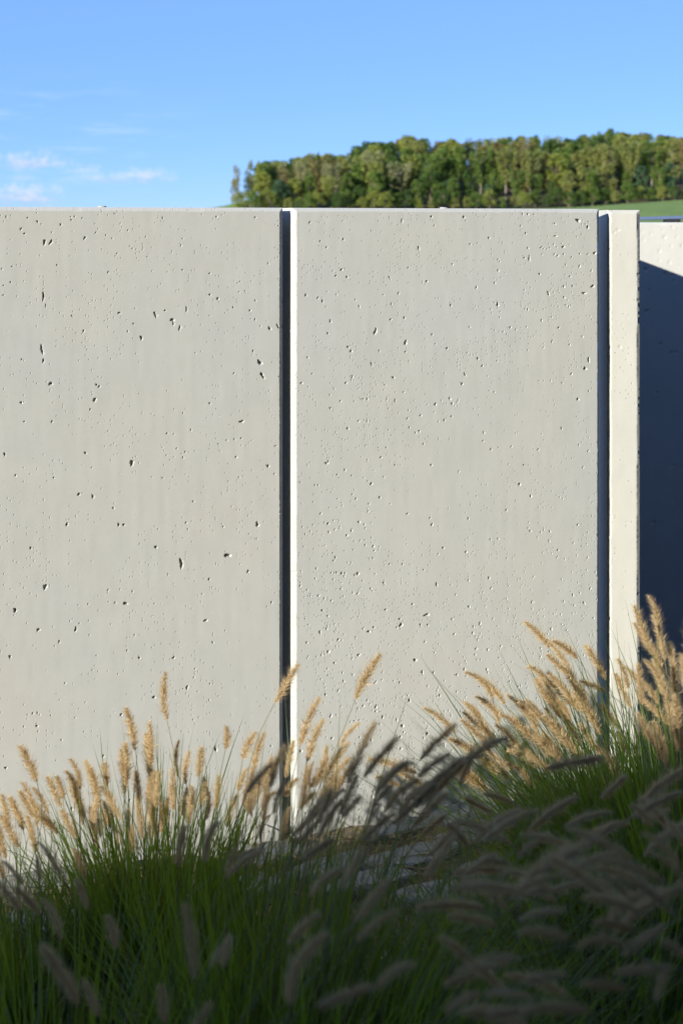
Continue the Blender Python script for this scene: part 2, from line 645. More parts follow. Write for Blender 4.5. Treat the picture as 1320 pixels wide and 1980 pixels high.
PIT1 = px_pits([(208, 188, 10, 30, -12), (237, 188, 9, 25, -25), (395, 168, 9, 14, -20), (203, 440, 10, 36, -8), (213, 485, 6, 14), (555, 516, 13, 8), (722, 525, 8, 36, 18),
                (800, 548, 16, 14), (805, 565, 8, 18), (835, 586, 9, 22), (866, 500, 9, 22), (621, 567, 7), (657, 632, 12, 19), (389, 600, 8, 12), (196, 686, 11, 36, 14), (203, 738, 10, 16),
                (237, 845, 15, 14), (450, 850, 8, 10), (462, 857, 12, 8), (441, 920, 11, 23, -25), (101, 932, 9), (243, 1020, 9), (1206, 746, 18, 24, 25), (1218, 806, 14, 28, 35),
                (1252, 588, 9, 20, 30), (1290, 578, 8, 24, 25), (1122, 1020, 23, 11), (613, 1213, 16, 28, -25), (24, 1172, 8, 14), (398, 1167, 9), (1245, 1227, 10, 16, 30), (974, 937, 8),
                (861, 1161, 7), (74, 1270, 8), (504, 327, 8), (50, 373, 6), (17, 388, 6), (116, 148, 7), (99, 126, 8), (176, 92, 8), (283, 106, 8), (756, 76, 8), (1184, 73, 8), (975, 432, 8),
                (1012, 450, 8, 12), (1082, 491, 7), (1161, 505, 8), (767, 505, 8), (420, 965, 8), (1086, 797, 7), (1120, 1097, 7), (1276, 1135, 6), (30, 70, 6), (130, 74, 7), (333, 84, 6),
                (17, 434, 6), (58, 300, 6), (266, 294, 6), (848, 317, 6), (102, 732, 6), (335, 530, 6), (1175, 693, 6, 12), (776, 1076, 7), (1014, 1124, 6), (115, 1020, 6), (251, 1281, 6)], 0, 390, 2.4)
PIT1 += px_pits([(351, 1090, 7, 17), (440, 1074, 12, 7), (498, 1014, 7, 8), (302, 1058, 5), (88, 1135, 6, 11), (243, 1167, 9, 5), (398, 1200, 8, 4), (147, 1217, 5, 8), (75, 1218, 5), (180, 960, 4, 8),
                 (153, 956, 5), (130, 1014, 5), (230, 1015, 5), (240, 1015, 4), (362, 1330, 4, 8), (298, 1348, 5), (480, 1105, 5), (30, 1180, 7), (115, 1241, 4), (200, 1462, 5, 4), (235, 1382, 4),
                 (405, 1120, 4), (525, 1165, 4), (60, 1060, 4), (20, 1270, 5), (336, 1272, 5), (270, 1272, 4), (417, 1448, 5, 10), (139, 1564, 5), (12, 1485, 4), (72, 1404, 4)], 0, 0, 1.0)
PIT2 = px_pits([(368, 525, 12, 25, -14), (490, 570, 13, 18), (490, 608, 7), (543, 188, 9, 15), (862, 416, 12, 15), (990, 230, 9, 21), (1068, 372, 9, 15), (1128, 183, 12, 9), (1188, 76, 20, 15),
                (1227, 103, 12), (1247, 342, 17, 12), (1212, 370, 17, 9), (1230, 640, 12, 20), (1215, 675, 13, 16), (1186, 800, 11, 12), (1120, 918, 8), (1255, 208, 17, 9), (475, 78, 8, 14),
                (827, 147, 8), (976, 128, 8), (231, 275, 9), (208, 300, 8), (253, 306, 8), (154, 403, 8, 10), (186, 484, 7, 12), (175, 533, 8, 10), (257, 588, 8), (352, 658, 7, 15, 20), (440, 712, 12, 8),
                (718, 738, 9, 12), (730, 700, 7, 14, 20), (447, 806, 8, 12), (610, 820, 14, 8, 20), (782, 636, 9), (658, 594, 9), (673, 420, 8, 10), (913, 510, 8, 10), (1109, 510, 8), (597, 538, 8),
                (485, 470, 8, 10), (176, 1055, 7, 13), (350, 1143, 9), (447, 1067, 7), (593, 1067, 8), (545, 930, 7, 10), (505, 914, 7), (836, 1003, 8), (1026, 1004, 8), (968, 1067, 7), (803, 970, 7),
                (86, 378, 9), (102, 84, 8), (1032, 293, 8), (1165, 342, 8), (864, 278, 8), (800, 665, 8), (646, 885, 8), (951, 1145, 10), (575, 322, 9), (238, 152, 7), (145, 160, 6), (170, 185, 7),
                (595, 60, 8), (725, 62, 10), (751, 172, 7), (963, 50, 7), (984, 50, 8), (1010, 52, 6), (430, 477, 7), (1190, 985, 7), (1228, 1010, 8), (562, 982, 7), (390, 1035, 7), (272, 1110, 6),
                (213, 1106, 6), (411, 996, 6), (497, 878, 6), (1123, 735, 7), (1160, 698, 10, 7), (1082, 565, 7, 12), (135, 390, 7), (317, 800, 7), (188, 836, 6), (500, 268, 6), (424, 306, 7)], 550, 390, 2.095)
PIT2 += px_pits([(352, 75, 8), (950, 77, 10), (385, 130, 8), (497, 195, 10, 6), (596, 240, 10), (588, 213, 7), (743, 215, 8, 10), (897, 181, 8), (1106, 343, 8), (177, 236, 9), (206, 373, 8),
                 (211, 435, 8), (232, 437, 10), (296, 440, 10, 17, -20), (425, 400, 7), (478, 400, 7), (615, 482, 9, 17), (642, 334, 8), (827, 456, 10), (1166, 525, 8, 12), (575, 605, 23, 11),
                 (471, 646, 13, 19), (466, 622, 8), (341, 673, 12, 9), (361, 656, 8), (580, 646, 8), (550, 646, 6, 9), (218, 706, 9), (146, 678, 7), (154, 587, 10, 6), (409, 584, 9), (528, 788, 14, 12),
                 (557, 837, 10, 14), (603, 837, 7, 10), (697, 848, 8, 10), (300, 768, 14, 8), (203, 800, 7, 9), (370, 977, 9, 14), (397, 1020, 8, 12), (505, 952, 10, 14), (627, 932, 7, 14),
                 (577, 1087, 14, 12), (477, 1055, 12, 12), (469, 1100, 7, 12), (166, 929, 9), (1186, 240, 8), (90, 718, 7), (357, 376, 7), (402, 475, 8), (832, 300, 7), (562, 422, 6), (985, 820, 7),
                 (910, 875, 7), (868, 780, 6), (1210, 555, 7)], 550, 900, 2.095)


def random_pits(n, a0, a1, z0, z1, rmin, rmax, seed, cell, thr):
    rs = np.random.RandomState(seed)
    out = []
    tries = 0
    while len(out) < n and tries < n * 40:
        tries += 1
        a = rs.uniform(a0, a1)
        z = rs.uniform(z0, z1)
        dn = 0.5 + 0.5 * float(value_noise(np.array([a * cell + 50]), np.array([z * cell + 50]), seed)[0])
        if rs.uniform() > max(0.04, (dn - thr) / (1 - thr)) ** 1.5 * 1.3 + 0.05:
            continue
        r = rmin * (rmax / rmin) ** (rs.uniform() ** 2.6)
        out.append((a, z, r * rs.uniform(.75, 1.2), r * rs.uniform(.85, 1.5), R(rs.uniform(-35, 35)), 0.0011 + 0.85 * r))
    return out


def build_panel(name, px0, px1, hid, pits, seed, mat, label, step, chips, cap_px):
    """hid: extra metres hidden beyond the left edge of the picture, built with a coarse grid"""
    a0 = along(px0) - hid
    W = along(px1) - a0
    c = 0.009
    fine0 = max(c, hid - 0.03) if hid else c
    nfine = int((W - c - fine0) / step)
    xs_in = np.linspace(fine0, W - c, nfine)
    if hid:
        xs_in = np.concatenate([np.linspace(c, fine0, 30)[:-1], xs_in])
    nz = int((WALL_H - c + 0.05) / step)
    zs_in = np.linspace(-0.05, WALL_H - c, nz)
    X, Z = np.meshgrid(xs_in, zs_in)
    loc_pits = [(a - a0, z, w, h, t, d) for (a, z, w, h, t, d) in pits]
    D = pit_field(X, Z, loc_pits, xs_in, zs_in, seed)
    D += 0.00028 * value_noise(X * 11 + 20, Z * 9 + 30, seed + 1) + 0.0009 * value_noise(X * 2.2 + 20, Z * 1.8 + 30, seed + 2)
    D += 0.00012 * value_noise(X * 60 + 20, Z * 14 + 30, seed + 3)
    me, (prev, V) = slab_mesh(name, W, WALL_H, WALL_T, xs_in, zs_in, D, mat, c, seed, 0.0005, chips)
    join_meshes(me, [(c, WALL_T, -0.05), (W - c, WALL_T, -0.05), (W - c, WALL_T, WALL_H - c), (c, WALL_T, WALL_H - c)], [(1, 0, 3, 2)])
    o = link(name, me, None, ORG + DIR * a0, label=label, category='wall panel', kind='thing', group='concrete panels of the garden wall')
    o.rotation_euler = (0, 0, THETA)
    # plugged lifting anchor on the top edge
    mb = MB()
    n = 14
    rad = 0.009
    for k, (rr, zz) in enumerate(((rad, 0.0), (rad, 0.002), (rad * .8, 0.0034), (0.0015, 0.0036))):
        for i in range(n):
            an = 2 * math.pi * i / n
            mb.v.append((rr * math.cos(an) * 1.2, rr * math.sin(an), zz))
        if k:
            for i in range(n):
                j = (i + 1) % n
                mb.f.append(((k - 1) * n + i, (k - 1) * n + j, k * n + j, k * n + i))
    mb.f.append(tuple(3 * n + i for i in range(n)))
    link('anchor_cap', mb.mesh('anchor_cap', M_CAP, True), o, (along(cap_px) - a0, 0.036, WALL_H))
    return o


pits1 = PIT1 + random_pits(190, along(-20), along(545), 0.02, 1.585, 0.0013, 0.0024, 21, 5.0, 0.35)
pits2 = PIT2 + random_pits(900, along(578), along(1156), 0.02, 1.585, 0.0013, 0.0030, 22, 4.5, 0.3)
# drawn, slanting blow-holes near the upper right corner
for (zx, zy, f) in ((985, 187, .6), (1040, 185, 1.0), (1049, 189, .7), (1092, 214, .8), (1105, 219, 1.0), (1130, 213, .7), (1162, 225, .8), (1195, 211, .6), (1228, 213, .7), (1096, 139, 1.0), (1062, 191, .5)):
    a, z = wall_xz(550 + zx / 2.095, 390 + zy / 2.095)
    pits2.append((a, z, .0050 * f, .0017, R(24), .0026))

build_panel('concrete_panel', -60, 548.0, 0.55, pits1, 31, M_PANEL1,
            'smooth grey concrete panel with few scattered pits, left of the narrow dark gap', 0.00165,
            [(wall_xz(546, 583)[1], .006, .004, -1), (wall_xz(546, 632)[1], .008, .004, -1)], 203)
chips2 = [(wall_xz(1157, 477)[1], .014, .016, -1), (wall_xz(1157, 494)[1], .004, .004, -1), (wall_xz(1157, 608)[1], .012, .005, -1), (wall_xz(1157, 668)[1], .010, .015, -1),
          (wall_xz(1157, 742)[1], .014, .009, -1), (wall_xz(1157, 772)[1], .005, .005, -1), (wall_xz(1157, 1000)[1], .004, .004, -1), (wall_xz(572, 1107)[1], .004, .003, 0)]
build_panel('concrete_panel', 566.0, 1160.0, 0.0, pits2, 32, M_PANEL2,
            'heavily pitted grey concrete panel between the narrow gap and the cream wall end', 0.0016, chips2, 868)


def plain_slab(name, W, H, T, loc, rz, mat, label, pits, seed, c=0.008, z0=-0.05, step=0.008, step_z=None, chips=(), jag=0.0006):
    xs_in = np.linspace(c, W - c, max(6, int((W - 2 * c) / step)))
    zs_in = np.linspace(z0, H - c, max(6, int((H - c - z0) / (step_z or step))))
    X, Z = np.meshgrid(xs_in, zs_in)
    D = pit_field(X, Z, pits, xs_in, zs_in, seed) + 0.0006 * value_noise(X * 6 + 20, Z * 4 + 30, seed + 1) + 0.00025 * value_noise(X * 40 + 20, Z * 25 + 30, seed + 3)
    me, _ = slab_mesh(name, W, H, T, xs_in, zs_in, D, mat, c, seed, jag, chips)
    join_meshes(me, [(c, T, z0), (W - c, T, z0), (W - c, T, H - c), (c, T, H - c)], [(1, 0, 3, 2)])
    o = link(name, me, None, loc, label=label, category='wall', kind='thing')
    o.rotation_euler = (0, 0, rz)
    return o


# the wall that runs away from us behind the pitted panel; we see its end
rs = np.random.RandomState(5)
wp = [(rs.uniform(.01, wx1 - wx0 - .01), rs.uniform(.1, WING_H - .02), rs.uniform(.0008, .0016), rs.uniform(.0008, .002), rs.uniform(-1, 1), .0012) for _ in range(22)]
wp += [((1194 - 1174) / FPX * WING_Y, EYE - (444 - HORIZON) / FPX * WING_Y, .004, .006, .3, .0012), ((1187 - 1174) / FPX * WING_Y, EYE - (449 - HORIZON) / FPX * WING_Y, .002, .004, .2, .0016),
       ((1198 - 1174) / FPX * WING_Y, EYE - (671 - HORIZON) / FPX * WING_Y, .004, .005, -.3, .0015)]
wchips = [(EYE - (y - HORIZON) / FPX * WING_Y, h, d, s) for (y, h, d, s) in ((482, .005, .004, 0), (672, .007, .005, 0), (1197, .006, .006, 0), (530, .004, .003, -1), (580, .003, .003, -1), (1150, .004, .004, -1), (1040, .003, .003, -1))]
plain_slab('side_wall', wx1 - wx0, WING_H, BACK_Y - WING_Y - 0.004, (wx0, WING_Y, 0), R(2.6), M_WALL,
           'cream concrete wall seen end-on as a narrow post right of the pitted panel', wp, 41, 0.0085, -1.05, 0.0026, 0.0026, [(a, b, c * .6, e) for (a, b, c, e) in wchips], 0.0004)

# the lower wall behind, half in the shadow of the side wall
bx0 = wx0 - 0.6
bp = []
for (px, py, w) in ((1284, 459, 3), (1281, 446, 2), (1298, 440, 2.5), (1274, 485, 2.5), (1294, 507, 2.5), (1297, 475, 2), (1318, 476, 4), (1242, 447, 2), (1243, 465, 2), (1257, 452, 2), (1308, 458, 2),
                   (1275, 503, 2), (1248, 521, 4), (1252, 561, 3), (1249, 602, 4), (1285, 529, 3), (1300, 532, 3), (1302, 542, 3), (1276, 665, 3), (1296, 683, 3), (1305, 681, 3), (1268, 760, 3), (1300, 900, 3), (1262, 1010, 3)):
    p = P(px, py, BACK_Y)
    bp.append((p.x - bx0, p.z, w * .0013 * 1.3, w * .0013 * 1.5, 0.2, .004))
back = plain_slab('back_wall', 4.6, EYE, 0.14, (bx0, BACK_Y, 0), 0.0, M_WALL,
                  'lower concrete wall at far right, half in blue shadow, under the steel rail', bp, 42, 0.008, -1.05, 0.006)

# flat steel handrail on low dark blocks along the lower wall
rail = empty('handrail', (bx0, BACK_Y + 0.07, EYE), 'blue-grey flat steel handrail just above the lower concrete wall', 'handrail')


def bevel_bar(w, d, h, c):
    mb = MB()
    prof = [(-d / 2 + c, 0), (d / 2 - c, 0), (d / 2, c), (d / 2, h - c), (d / 2 - c, h), (-d / 2 + c, h), (-d / 2, h - c), (-d / 2, c)]
    for x in (0.0, w):
        mb.v += [(x, y, z) for (y, z) in prof]
    for i in range(8):
        j = (i + 1) % 8
        mb.f.append((i, j, 8 + j, 8 + i))
    mb.f.append(tuple(range(7, -1, -1)))
    mb.f.append(tuple(range(8, 16)))
    return mb


bar = link('rail_bar', bevel_bar(4.5, 0.05, 0.014, 0.003).mesh('rail_bar', M_RAIL), rail, (0.02, 0, 0.004))
bar.rotation_euler = (0, -0.0, 0)
bxm = (1300 - 660) / FPX * (BACK_Y + 0.05) - bx0
slope = 0.078
z_at = (HORIZON - 421.0) / FPX * BACK_Y - 0.007
bar.rotation_euler = (0, -math.atan(slope) * 0.35, 0)
bar.location = (0.02, 0, z_at - math.tan(math.atan(slope) * 0.35) * (bxm - 0.05) - 0.0005)
for k in range(-1, 4):
    x = bxm + k * 0.75
    zt = bar.location.z + math.tan(math.atan(slope) * 0.35) * (x - 0.02) + 0.001
    if zt < 0.004:
        continue
    mb = bevel_bar(0.062, 0.05, zt, 0.002)
    link('rail_block', mb.mesh('rail_block', M_DARK), rail, (x - 0.031, 0, 0.0))

# ------------------------------------------------------------------ the low building behind us whose shadow lies over the bed
NORM = Vector((math.sin(THETA), -math.cos(THETA), 0))     # out of the wall, towards us
sd = Vector((to_sun.x, to_sun.y, 0)).normalized()
alpha = math.asin(max(-1, min(1, sd.dot(NORM))))
SHADE_SLOPE = math.tan(SUN_EL) / math.sin(alpha)
SHADE_OFF = 0.28
PB = 6.6
HB = (PB - SHADE_OFF) * SHADE_SLOPE
house = empty('house', ORG + NORM * PB - DIR * 27.0, 'low flat-roofed house behind the camera whose shadow covers the near grass, with added sky-blocking parts', 'house', None, THETA)
LB = 36.0
LOW = 23.3                         # the low part; the taller block beyond it is added to hide sky light
DB = 7.0
# local x along the garden wall, local -y away from it; facade at y = 0
FWD = PB - 3.95                    # how far the added tall block stands in front of the low part
for (x0, x1, h, yf) in ((0.0, LOW, HB, 0.0), (LOW + 0.003, LB, 5.9, FWD)):
    mb = MB()
    mb.quadbox((x0, -DB, -1.6), (x1, yf, h - 0.16))
    link('wall', mb.mesh('wall', M_RENDER), house)
    mb = MB()
    mb.quadbox((x0 - (0.25 if x0 == 0 else -0.004), -DB - 0.25, h - 0.158), (x1 + (0.25 if x1 == LB else -0.004), yf + 0.2, h))
    link('roof', mb.mesh('roof', M_ROOF), house)
# unseen flat slab on slim posts, added to keep sky light off the near grass
CAN0, CAN1 = 27.0 - 2.5, 34.0
mb = MB()
mb.quadbox((CAN0, FWD + 0.204, 2.95), (CAN1, PB - 0.95, 3.12))
mb.quadbox((CAN0 - 7.0, PB - 2.15, 2.95), (CAN0 - 0.002, PB - 1.47, 3.12))      # a narrower arm, added to dim the left of the bed
link('added_canopy', mb.mesh('added_canopy', M_ROOF), house)
for x in (CAN0 - 6.8, CAN1 - .4):
    mb = MB()
    mb.quadbox((x, PB - 1.25, -0.1), (x + .09, PB - 1.16, 2.947))
    link('added_canopy_post', mb.mesh('added_canopy_post', M_ROOF), house)
for k in range(8):
    for lev in range(2):
        x = 1.2 + k * 4.3
        if lev and x < LOW + 0.5:
            continue
        yf = FWD if x > LOW else 0.0
        mb = MB()
        w, z0, z1 = 1.4, 0.9 + 2.9 * lev, 2.2 + 2.9 * lev
        for (a, b) in (((x - .06, .003, z0 - .06), (x, .07, z1 + .06)), ((x + w, .003, z0 - .06), (x + w + .06, .07, z1 + .06)), ((x, .003, z1), (x + w, .07, z1 + .06)), ((x, .003, z0 - .06), (x + w, .07, z0))):
            mb.quadbox((a[0], a[1] + yf, a[2]), (b[0], b[1] + yf, b[2]))
        fr = link('window', mb.mesh('window', M_ROOF), house)
        mb = MB()
        mb.quadbox((x + .002, .004 + yf, z0 + .002), (x + w - .002, .03 + yf, z1 - .002))
        link('pane', mb.mesh('pane', M_GLASS), fr)

# ------------------------------------------------------------------ the wood on the hill


def leaf_cloud(centres, radii, counts, size, seed, flat=0.85):
    """many small leaf-sized faces spread through clumps"""
    rs = np.random.RandomState(seed)
    pos = []
    for c, r, n in zip(centres, radii, counts):
        d = rs.normal(size=(n, 3))
        d /= np.linalg.norm(d, axis=1)[:, None]
        rad = rs.uniform(0.35, 1.0, n) ** 0.5
        pos.append(np.asarray(c)[None, :] + d * (rad[:, None]) * np.asarray(r)[None, :])
    pos = np.concatenate(pos)
    n = len(pos)
    nn = rs.normal(size=(n, 3))
    nn[:, 2] = np.abs(nn[:, 2]) + 0.25
    nn /= np.linalg.norm(nn, axis=1)[:, None]
    t = np.cross(nn, rs.normal(size=(n, 3)))
    t /= np.linalg.norm(t, axis=1)[:, None]
    b = np.cross(nn, t)
    s = size * rs.uniform(0.6, 1.3, n)[:, None]
    v = np.stack([pos - t * s, pos + b * s * .55, pos + t * s, pos - b * s * .55], 1).reshape(-1, 3)
    f = np.arange(4 * n).reshape(n, 4)
    return v, f


def tree_trunk(h, r, limbs, seed):
    """tapered trunk with limbs, as one mesh"""
    rs = random.Random(seed)
    V, F = [], []

    def tube(p, q, ra, rb, n=6, bend=0.0):
        p, q = Vector(p), Vector(q)
        ax = (q - p).normalized()
        s = ax.orthogonal().normalized()
        t = ax.cross(s)
        mid = (p + q) / 2 + s * bend
        base = len(V)
        for c, rad in ((p, ra), (mid, (ra + rb) / 2), (q, rb)):
            for i in range(n):
                an = 2 * math.pi * i / n
                V.append(tuple(c + s * math.cos(an) * rad + t * math.sin(an) * rad))
        for k in range(2):
            for i in range(n):
                j = (i + 1) % n
                F.append((base + k * n + i, base + k * n + j, base + (k + 1) * n + j, base + (k + 1) * n + i))
    tube((0, 0, -0.8), (rs.uniform(-.3, .3), rs.uniform(-.3, .3), h * .85), r, r * .25, 7, rs.uniform(-.2, .2))
    for _ in range(limbs):
        z = rs.uniform(.25, .7) * h
        an = rs.uniform(0, 6.28)
        L = rs.uniform(.15, .28) * h
        tube((0, 0, z), (math.cos(an) * L, math.sin(an) * L, z + L * rs.uniform(.5, 1.0)), r * .4, r * .1, 5, rs.uniform(-.3, .3))
    return np.array(V), np.array(F)


def proto_tree(kind, seed):
    """unit: metres, for a tree 16 m tall"""
    rs = random.Random(seed)
    H = 16.0
    cs, rd, ct = [], [], []
    size = 0.42
    if kind == 'round':
        for _ in range(46):
            an = rs.uniform(0, 6.28)
            zz = rs.uniform(-0.85, 1.0)
            rr = math.sqrt(max(0.02, 1 - zz * zz)) * rs.uniform(.55, 1.0)
            k = rs.uniform(1.0, 1.75)
            cs.append((math.cos(an) * rr * 4.2, math.sin(an) * rr * 4.2, 9.6 + zz * 5.4))
            rd.append((k, k, k * .78))
            ct.append(int(52 * k))
    elif kind == 'oval':
        for _ in range(44):
            an = rs.uniform(0, 6.28)
            zz = rs.uniform(-1, 1)
            rr = math.sqrt(max(0.02, 1 - zz * zz)) * rs.uniform(.5, 1.0)
            k = rs.uniform(.8, 1.4)
            cs.append((math.cos(an) * rr * 3.0, math.sin(an) * rr * 3.0, 9.0 + zz * 6.4))
            rd.append((k, k, k * 1.05))
            ct.append(int(50 * k))
    elif kind == 'slender':
        size = 0.34
        for _ in range(34):
            t = rs.uniform(0.0, 1.0)
            an = rs.uniform(0, 6.28)
            w = (0.5 + 1.5 * math.sin(math.pi * min(1, t * .9 + .12))) * rs.uniform(.3, 1.0)
            k = rs.uniform(.5, .95)
            cs.append((math.cos(an) * w, math.sin(an) * w, 3.2 + t * 12.2))
            rd.append((k, k, k * 1.5))
            ct.append(int(48 * k))
    elif kind == 'fan':
        # several steep limbs fanning out: thin crown that widens upwards
        size = 0.36
        for s in range(7):
            an = 6.28 * s / 7 + rs.uniform(-.4, .4)
            out = rs.uniform(1.6, 3.6)
            for q in range(6):
                t = .30 + .7 * q / 5
                k = rs.uniform(.6, 1.15)
                cs.append((math.cos(an) * out * t + rs.uniform(-.4, .4), math.sin(an) * out * t + rs.uniform(-.4, .4), 2.5 + 12.8 * t * rs.uniform(.92, 1.02)))
                rd.append((k, k, k * 1.35))
                ct.append(int(44 * k))
    elif kind == 'conifer':
        size = 0.36
        for lay in range(11):
            z = 2.2 + lay * 1.25
            w = 3.3 * (1 - lay / 11.5)
            m = max(3, int(9 * (1 - lay / 12)))
            for q in range(m):
                an = 6.28 * (q + rs.uniform(-.3, .3)) / m
                cs.append((math.cos(an) * w * .7, math.sin(an) * w * .7, z - .2))
                rd.append((w * .36 + .25, w * .36 + .25, .5))
                ct.append(int(22 + w * 10))
        cs.append((0, 0, 15.4))
        rd.append((.3, .3, .9))
        ct.append(24)
    elif kind == 'bush':
        for _ in range(34):
            an = rs.uniform(0, 6.28)
            zz = rs.uniform(-.6, 1)
            rr = math.sqrt(max(0.02, 1 - zz * zz)) * rs.uniform(.5, 1.0)
            k = rs.uniform(1.3, 2.2)
            cs.append((math.cos(an) * rr * 5.6, math.sin(an) * rr * 5.6, 8.0 + zz * 7.0))
            rd.append((k, k, k))
            ct.append(int(44 * k))
    v, f = leaf_cloud(cs, rd, ct, size, seed)
    v[:, 2] *= H / max(v[:, 2].max(), 1)
    crown = mesh_np(kind + '_crown', v, f, None)
    tv, tf = tree_trunk(H, {'slender': .22, 'fan': .3, 'conifer': .28}.get(kind, .38), {'conifer': 0, 'fan': 7, 'slender': 4}.get(kind, 6), seed)
    trunk = mesh_np(kind + '_trunk', tv, tf, M_PALE_BARK if kind in ('fan', 'slender') else M_BARK, True)
    return crown, trunk


PROTO = {k: [proto_tree(k, s + 100 * i) for i in range(n)] for (k, s, n) in (('round', 1, 3), ('oval', 2, 3), ('slender', 3, 2), ('fan', 4, 3), ('conifer', 5, 2), ('bush', 6, 3))}
LEAF = {
    'deep': leafy('leaves_deep_green', (.055, .10, .024), (.085, .14, .03), 0.28),
    'mid': leafy('leaves_mid_green', (.095, .155, .03), (.14, .20, .038), 0.28),
    'olive': leafy('leaves_olive', (.19, .21, .055), (.25, .255, .07), 0.28),
    'yellow': leafy('leaves_yellow_green', (.21, .25, .048), (.28, .295, .06), 0.3),
    'pale': leafy('leaves_pale_grey_green', (.24, .25, .11), (.30, .29, .13), 0.28),
    'rust': leafy('leaves_brown_olive', (.18, .155, .055), (.23, .19, .07), 0.25),
    'blue': leafy('leaves_blue_green', (.055, .11, .05), (.085, .145, .065), 0.22),
}
LEAF_WORD = {'deep': 'dark green', 'mid': 'mid-green', 'olive': 'olive green', 'yellow': 'yellow-green', 'pale': 'pale grey-green', 'rust': 'brownish olive', 'blue': 'blue-green'}
KIND_WORD = {'round': ('broadleaf_tree', 'round-crowned broadleaf tree', 'tree'), 'oval': ('broadleaf_tree', 'narrow oval broadleaf tree', 'tree'), 'slender': ('slender_tree', 'slender upright tree', 'tree'),
             'fan': ('thin_crowned_tree', 'thin-crowned tree with fanning limbs', 'tree'), 'conifer': ('conifer_tree', 'pointed conifer', 'tree'), 'bush': ('edge_bush', 'rounded low bush', 'bush')}


def put_tree(kind, leaf, px, d, H, width, label=None, group=None, row=0):
    crown, trunk = rng.choice(PROTO[kind])
    x = (px - 660) / FPX * d
    z = float(terrain_z(x, d))
    nm, word, cat = KIND_WORD[kind]
    if label is None:
        height = 'at the field edge' if row <= 0 else 'in the second rank' if row == 1 else 'on the slope' if row < 4 else 'on the treetop line'
        part = 'left end' if px < 640 else 'left half' if px < 860 else 'middle' if px < 1060 else 'right part' if px < 1240 else 'right end'
        label = f'{LEAF_WORD[leaf]} {word} {height}, {part} of the wood'
        group = f'{LEAF_WORD[leaf]} {word}s of the hillside wood'.replace('bushs', 'bushes').replace('limbss', 'limbs')
    t = empty(nm, (x, d, z - 0.1), label, cat, group, rng.uniform(0, 6.28))
    s = H / 16.0
    t.scale = (s * width, s * width, s)
    c = link('crown', crown, t)
    if not crown.materials:
        crown.materials.append(LEAF['mid'])
    c.material_slots[0].link = 'OBJECT'
    c.material_slots[0].material = LEAF[leaf]
    link('trunk', trunk, t)
    return t


SIL = [(430, 330), (445, 326), (462, 322), (480, 312), (500, 308), (530, 312), (555, 302), (590, 300), (615, 294), (640, 298), (680, 292), (690, 278), (720, 272), (750, 272), (775, 264), (800, 262), (830, 270),
       (860, 266), (900, 268), (950, 266), (985, 264), (1020, 260), (1060, 262), (1110, 262), (1150, 256), (1180, 252), (1215, 258), (1250, 254), (1290, 262), (1320, 266), (1600, 268)]


def sil(px):
    return float(np.interp(px, [p[0] for p in SIL], [p[1] for p in SIL]))


def cap_height(px, d, H, slack=0.0):
    x = (px - 660) / FPX * d
    top = EYE + (HORIZON - sil(px) + slack) / FPX * d
    return min(H, top - float(terrain_z(x, d)) + 0.1)


# trees one can single out
put_tree('slender', 'pale', 456, 600, 20.0, 0.95, 'pale slender tree standing alone at the left end of the wood')
put_tree('slender', 'olive', 484, 604, 22.0, 0.9, 'tall thin olive tree, second from the left end of the wood')
put_tree('slender', 'yellow', 500, 600, 21.8, 0.85, 'tall thin yellowish tree near the left end of the wood')
put_tree('conifer', 'deep', 616, 655, 22.0, 0.95, 'dark pointed conifer breaking the treetop line left of the hill crest')
put_tree('round', 'yellow', 788, 712, cap_height(788, 712, 30, 4), 0.95, 'light green dome-topped tree on the treetop line at the hill crest')
put_tree('round', 'blue', 712, 700, cap_height(712, 700, 30, 2), 1.0, 'dark blue-green round tree on the shoulder of the treetop line')
put_tree('oval', 'mid', 1178, 722, cap_height(1178, 722, 30, 6), 0.9, 'highest green tree of the treetop line near the right')
put_tree('fan', 'yellow', 722, 610, 20.0, 1.0, 'large pale yellow-green forked tree on the left half of the wood')
put_tree('fan', 'pale', 640, 606, 20.0, 1.0, 'large pale grey-green forked tree left of the middle of the wood')
put_tree('fan', 'rust', 550, 606, 18.0, 0.9, 'brownish forked tree near the left end of the wood')
put_tree('round', 'blue', 872, 600, 13.5, 0.9, 'blue-green round tree low in front of the middle of the wood')
put_tree('round', 'blue', 1145, 600, 12.5, 0.9, 'blue-green round tree at the field edge right of the middle')

rows = [(600, 31), (620, 28), (644, 29), (668, 30), (692, 31), (716, 29)]
for ri, (d0, gap) in enumerate(rows):
    px = 497.0 + rng.uniform(0, 12) + (0 if ri < 2 else 7 * ri)
    while px < 1470:
        d = d0 + rng.uniform(-7, 7)
        p2 = px + rng.uniform(-8, 8)
        q = rng.random()
        if ri == 0:
            kind = 'oval' if q < .55 else 'round' if q < .7 else 'fan'
            H = rng.uniform(11, 18)
            leaf = rng.choice(['mid', 'mid', 'yellow', 'deep', 'blue', 'olive'])
        elif ri == 1:
            kind = 'fan' if q < .45 else 'oval' if q < .7 else 'slender' if q < .85 else 'round'
            H = rng.uniform(19, 25)
            leaf = rng.choice(['olive', 'yellow', 'pale', 'mid', 'olive', 'pale', 'mid', 'rust'])
        else:
            kind = 'round' if q < .25 else 'oval' if q < .66 else 'fan' if q < .93 else 'conifer'
            H = rng.uniform(18, 24)
            leaf = rng.choice(['olive', 'mid', 'mid', 'deep', 'yellow', 'olive', 'yellow', 'deep', 'mid', 'rust'])
        if kind == 'conifer':
            leaf = 'deep'
        H = cap_height(p2, d, H if ri < 4 else 21.0, rng.uniform(-6, 2))
        if H > 5:
            put_tree(kind, leaf, p2, d, H, rng.uniform(.92, 1.25), row=ri)
        px += gap * rng.uniform(.8, 1.2) * (1.0 if px < 1330 else 1.6)
px = 470.0
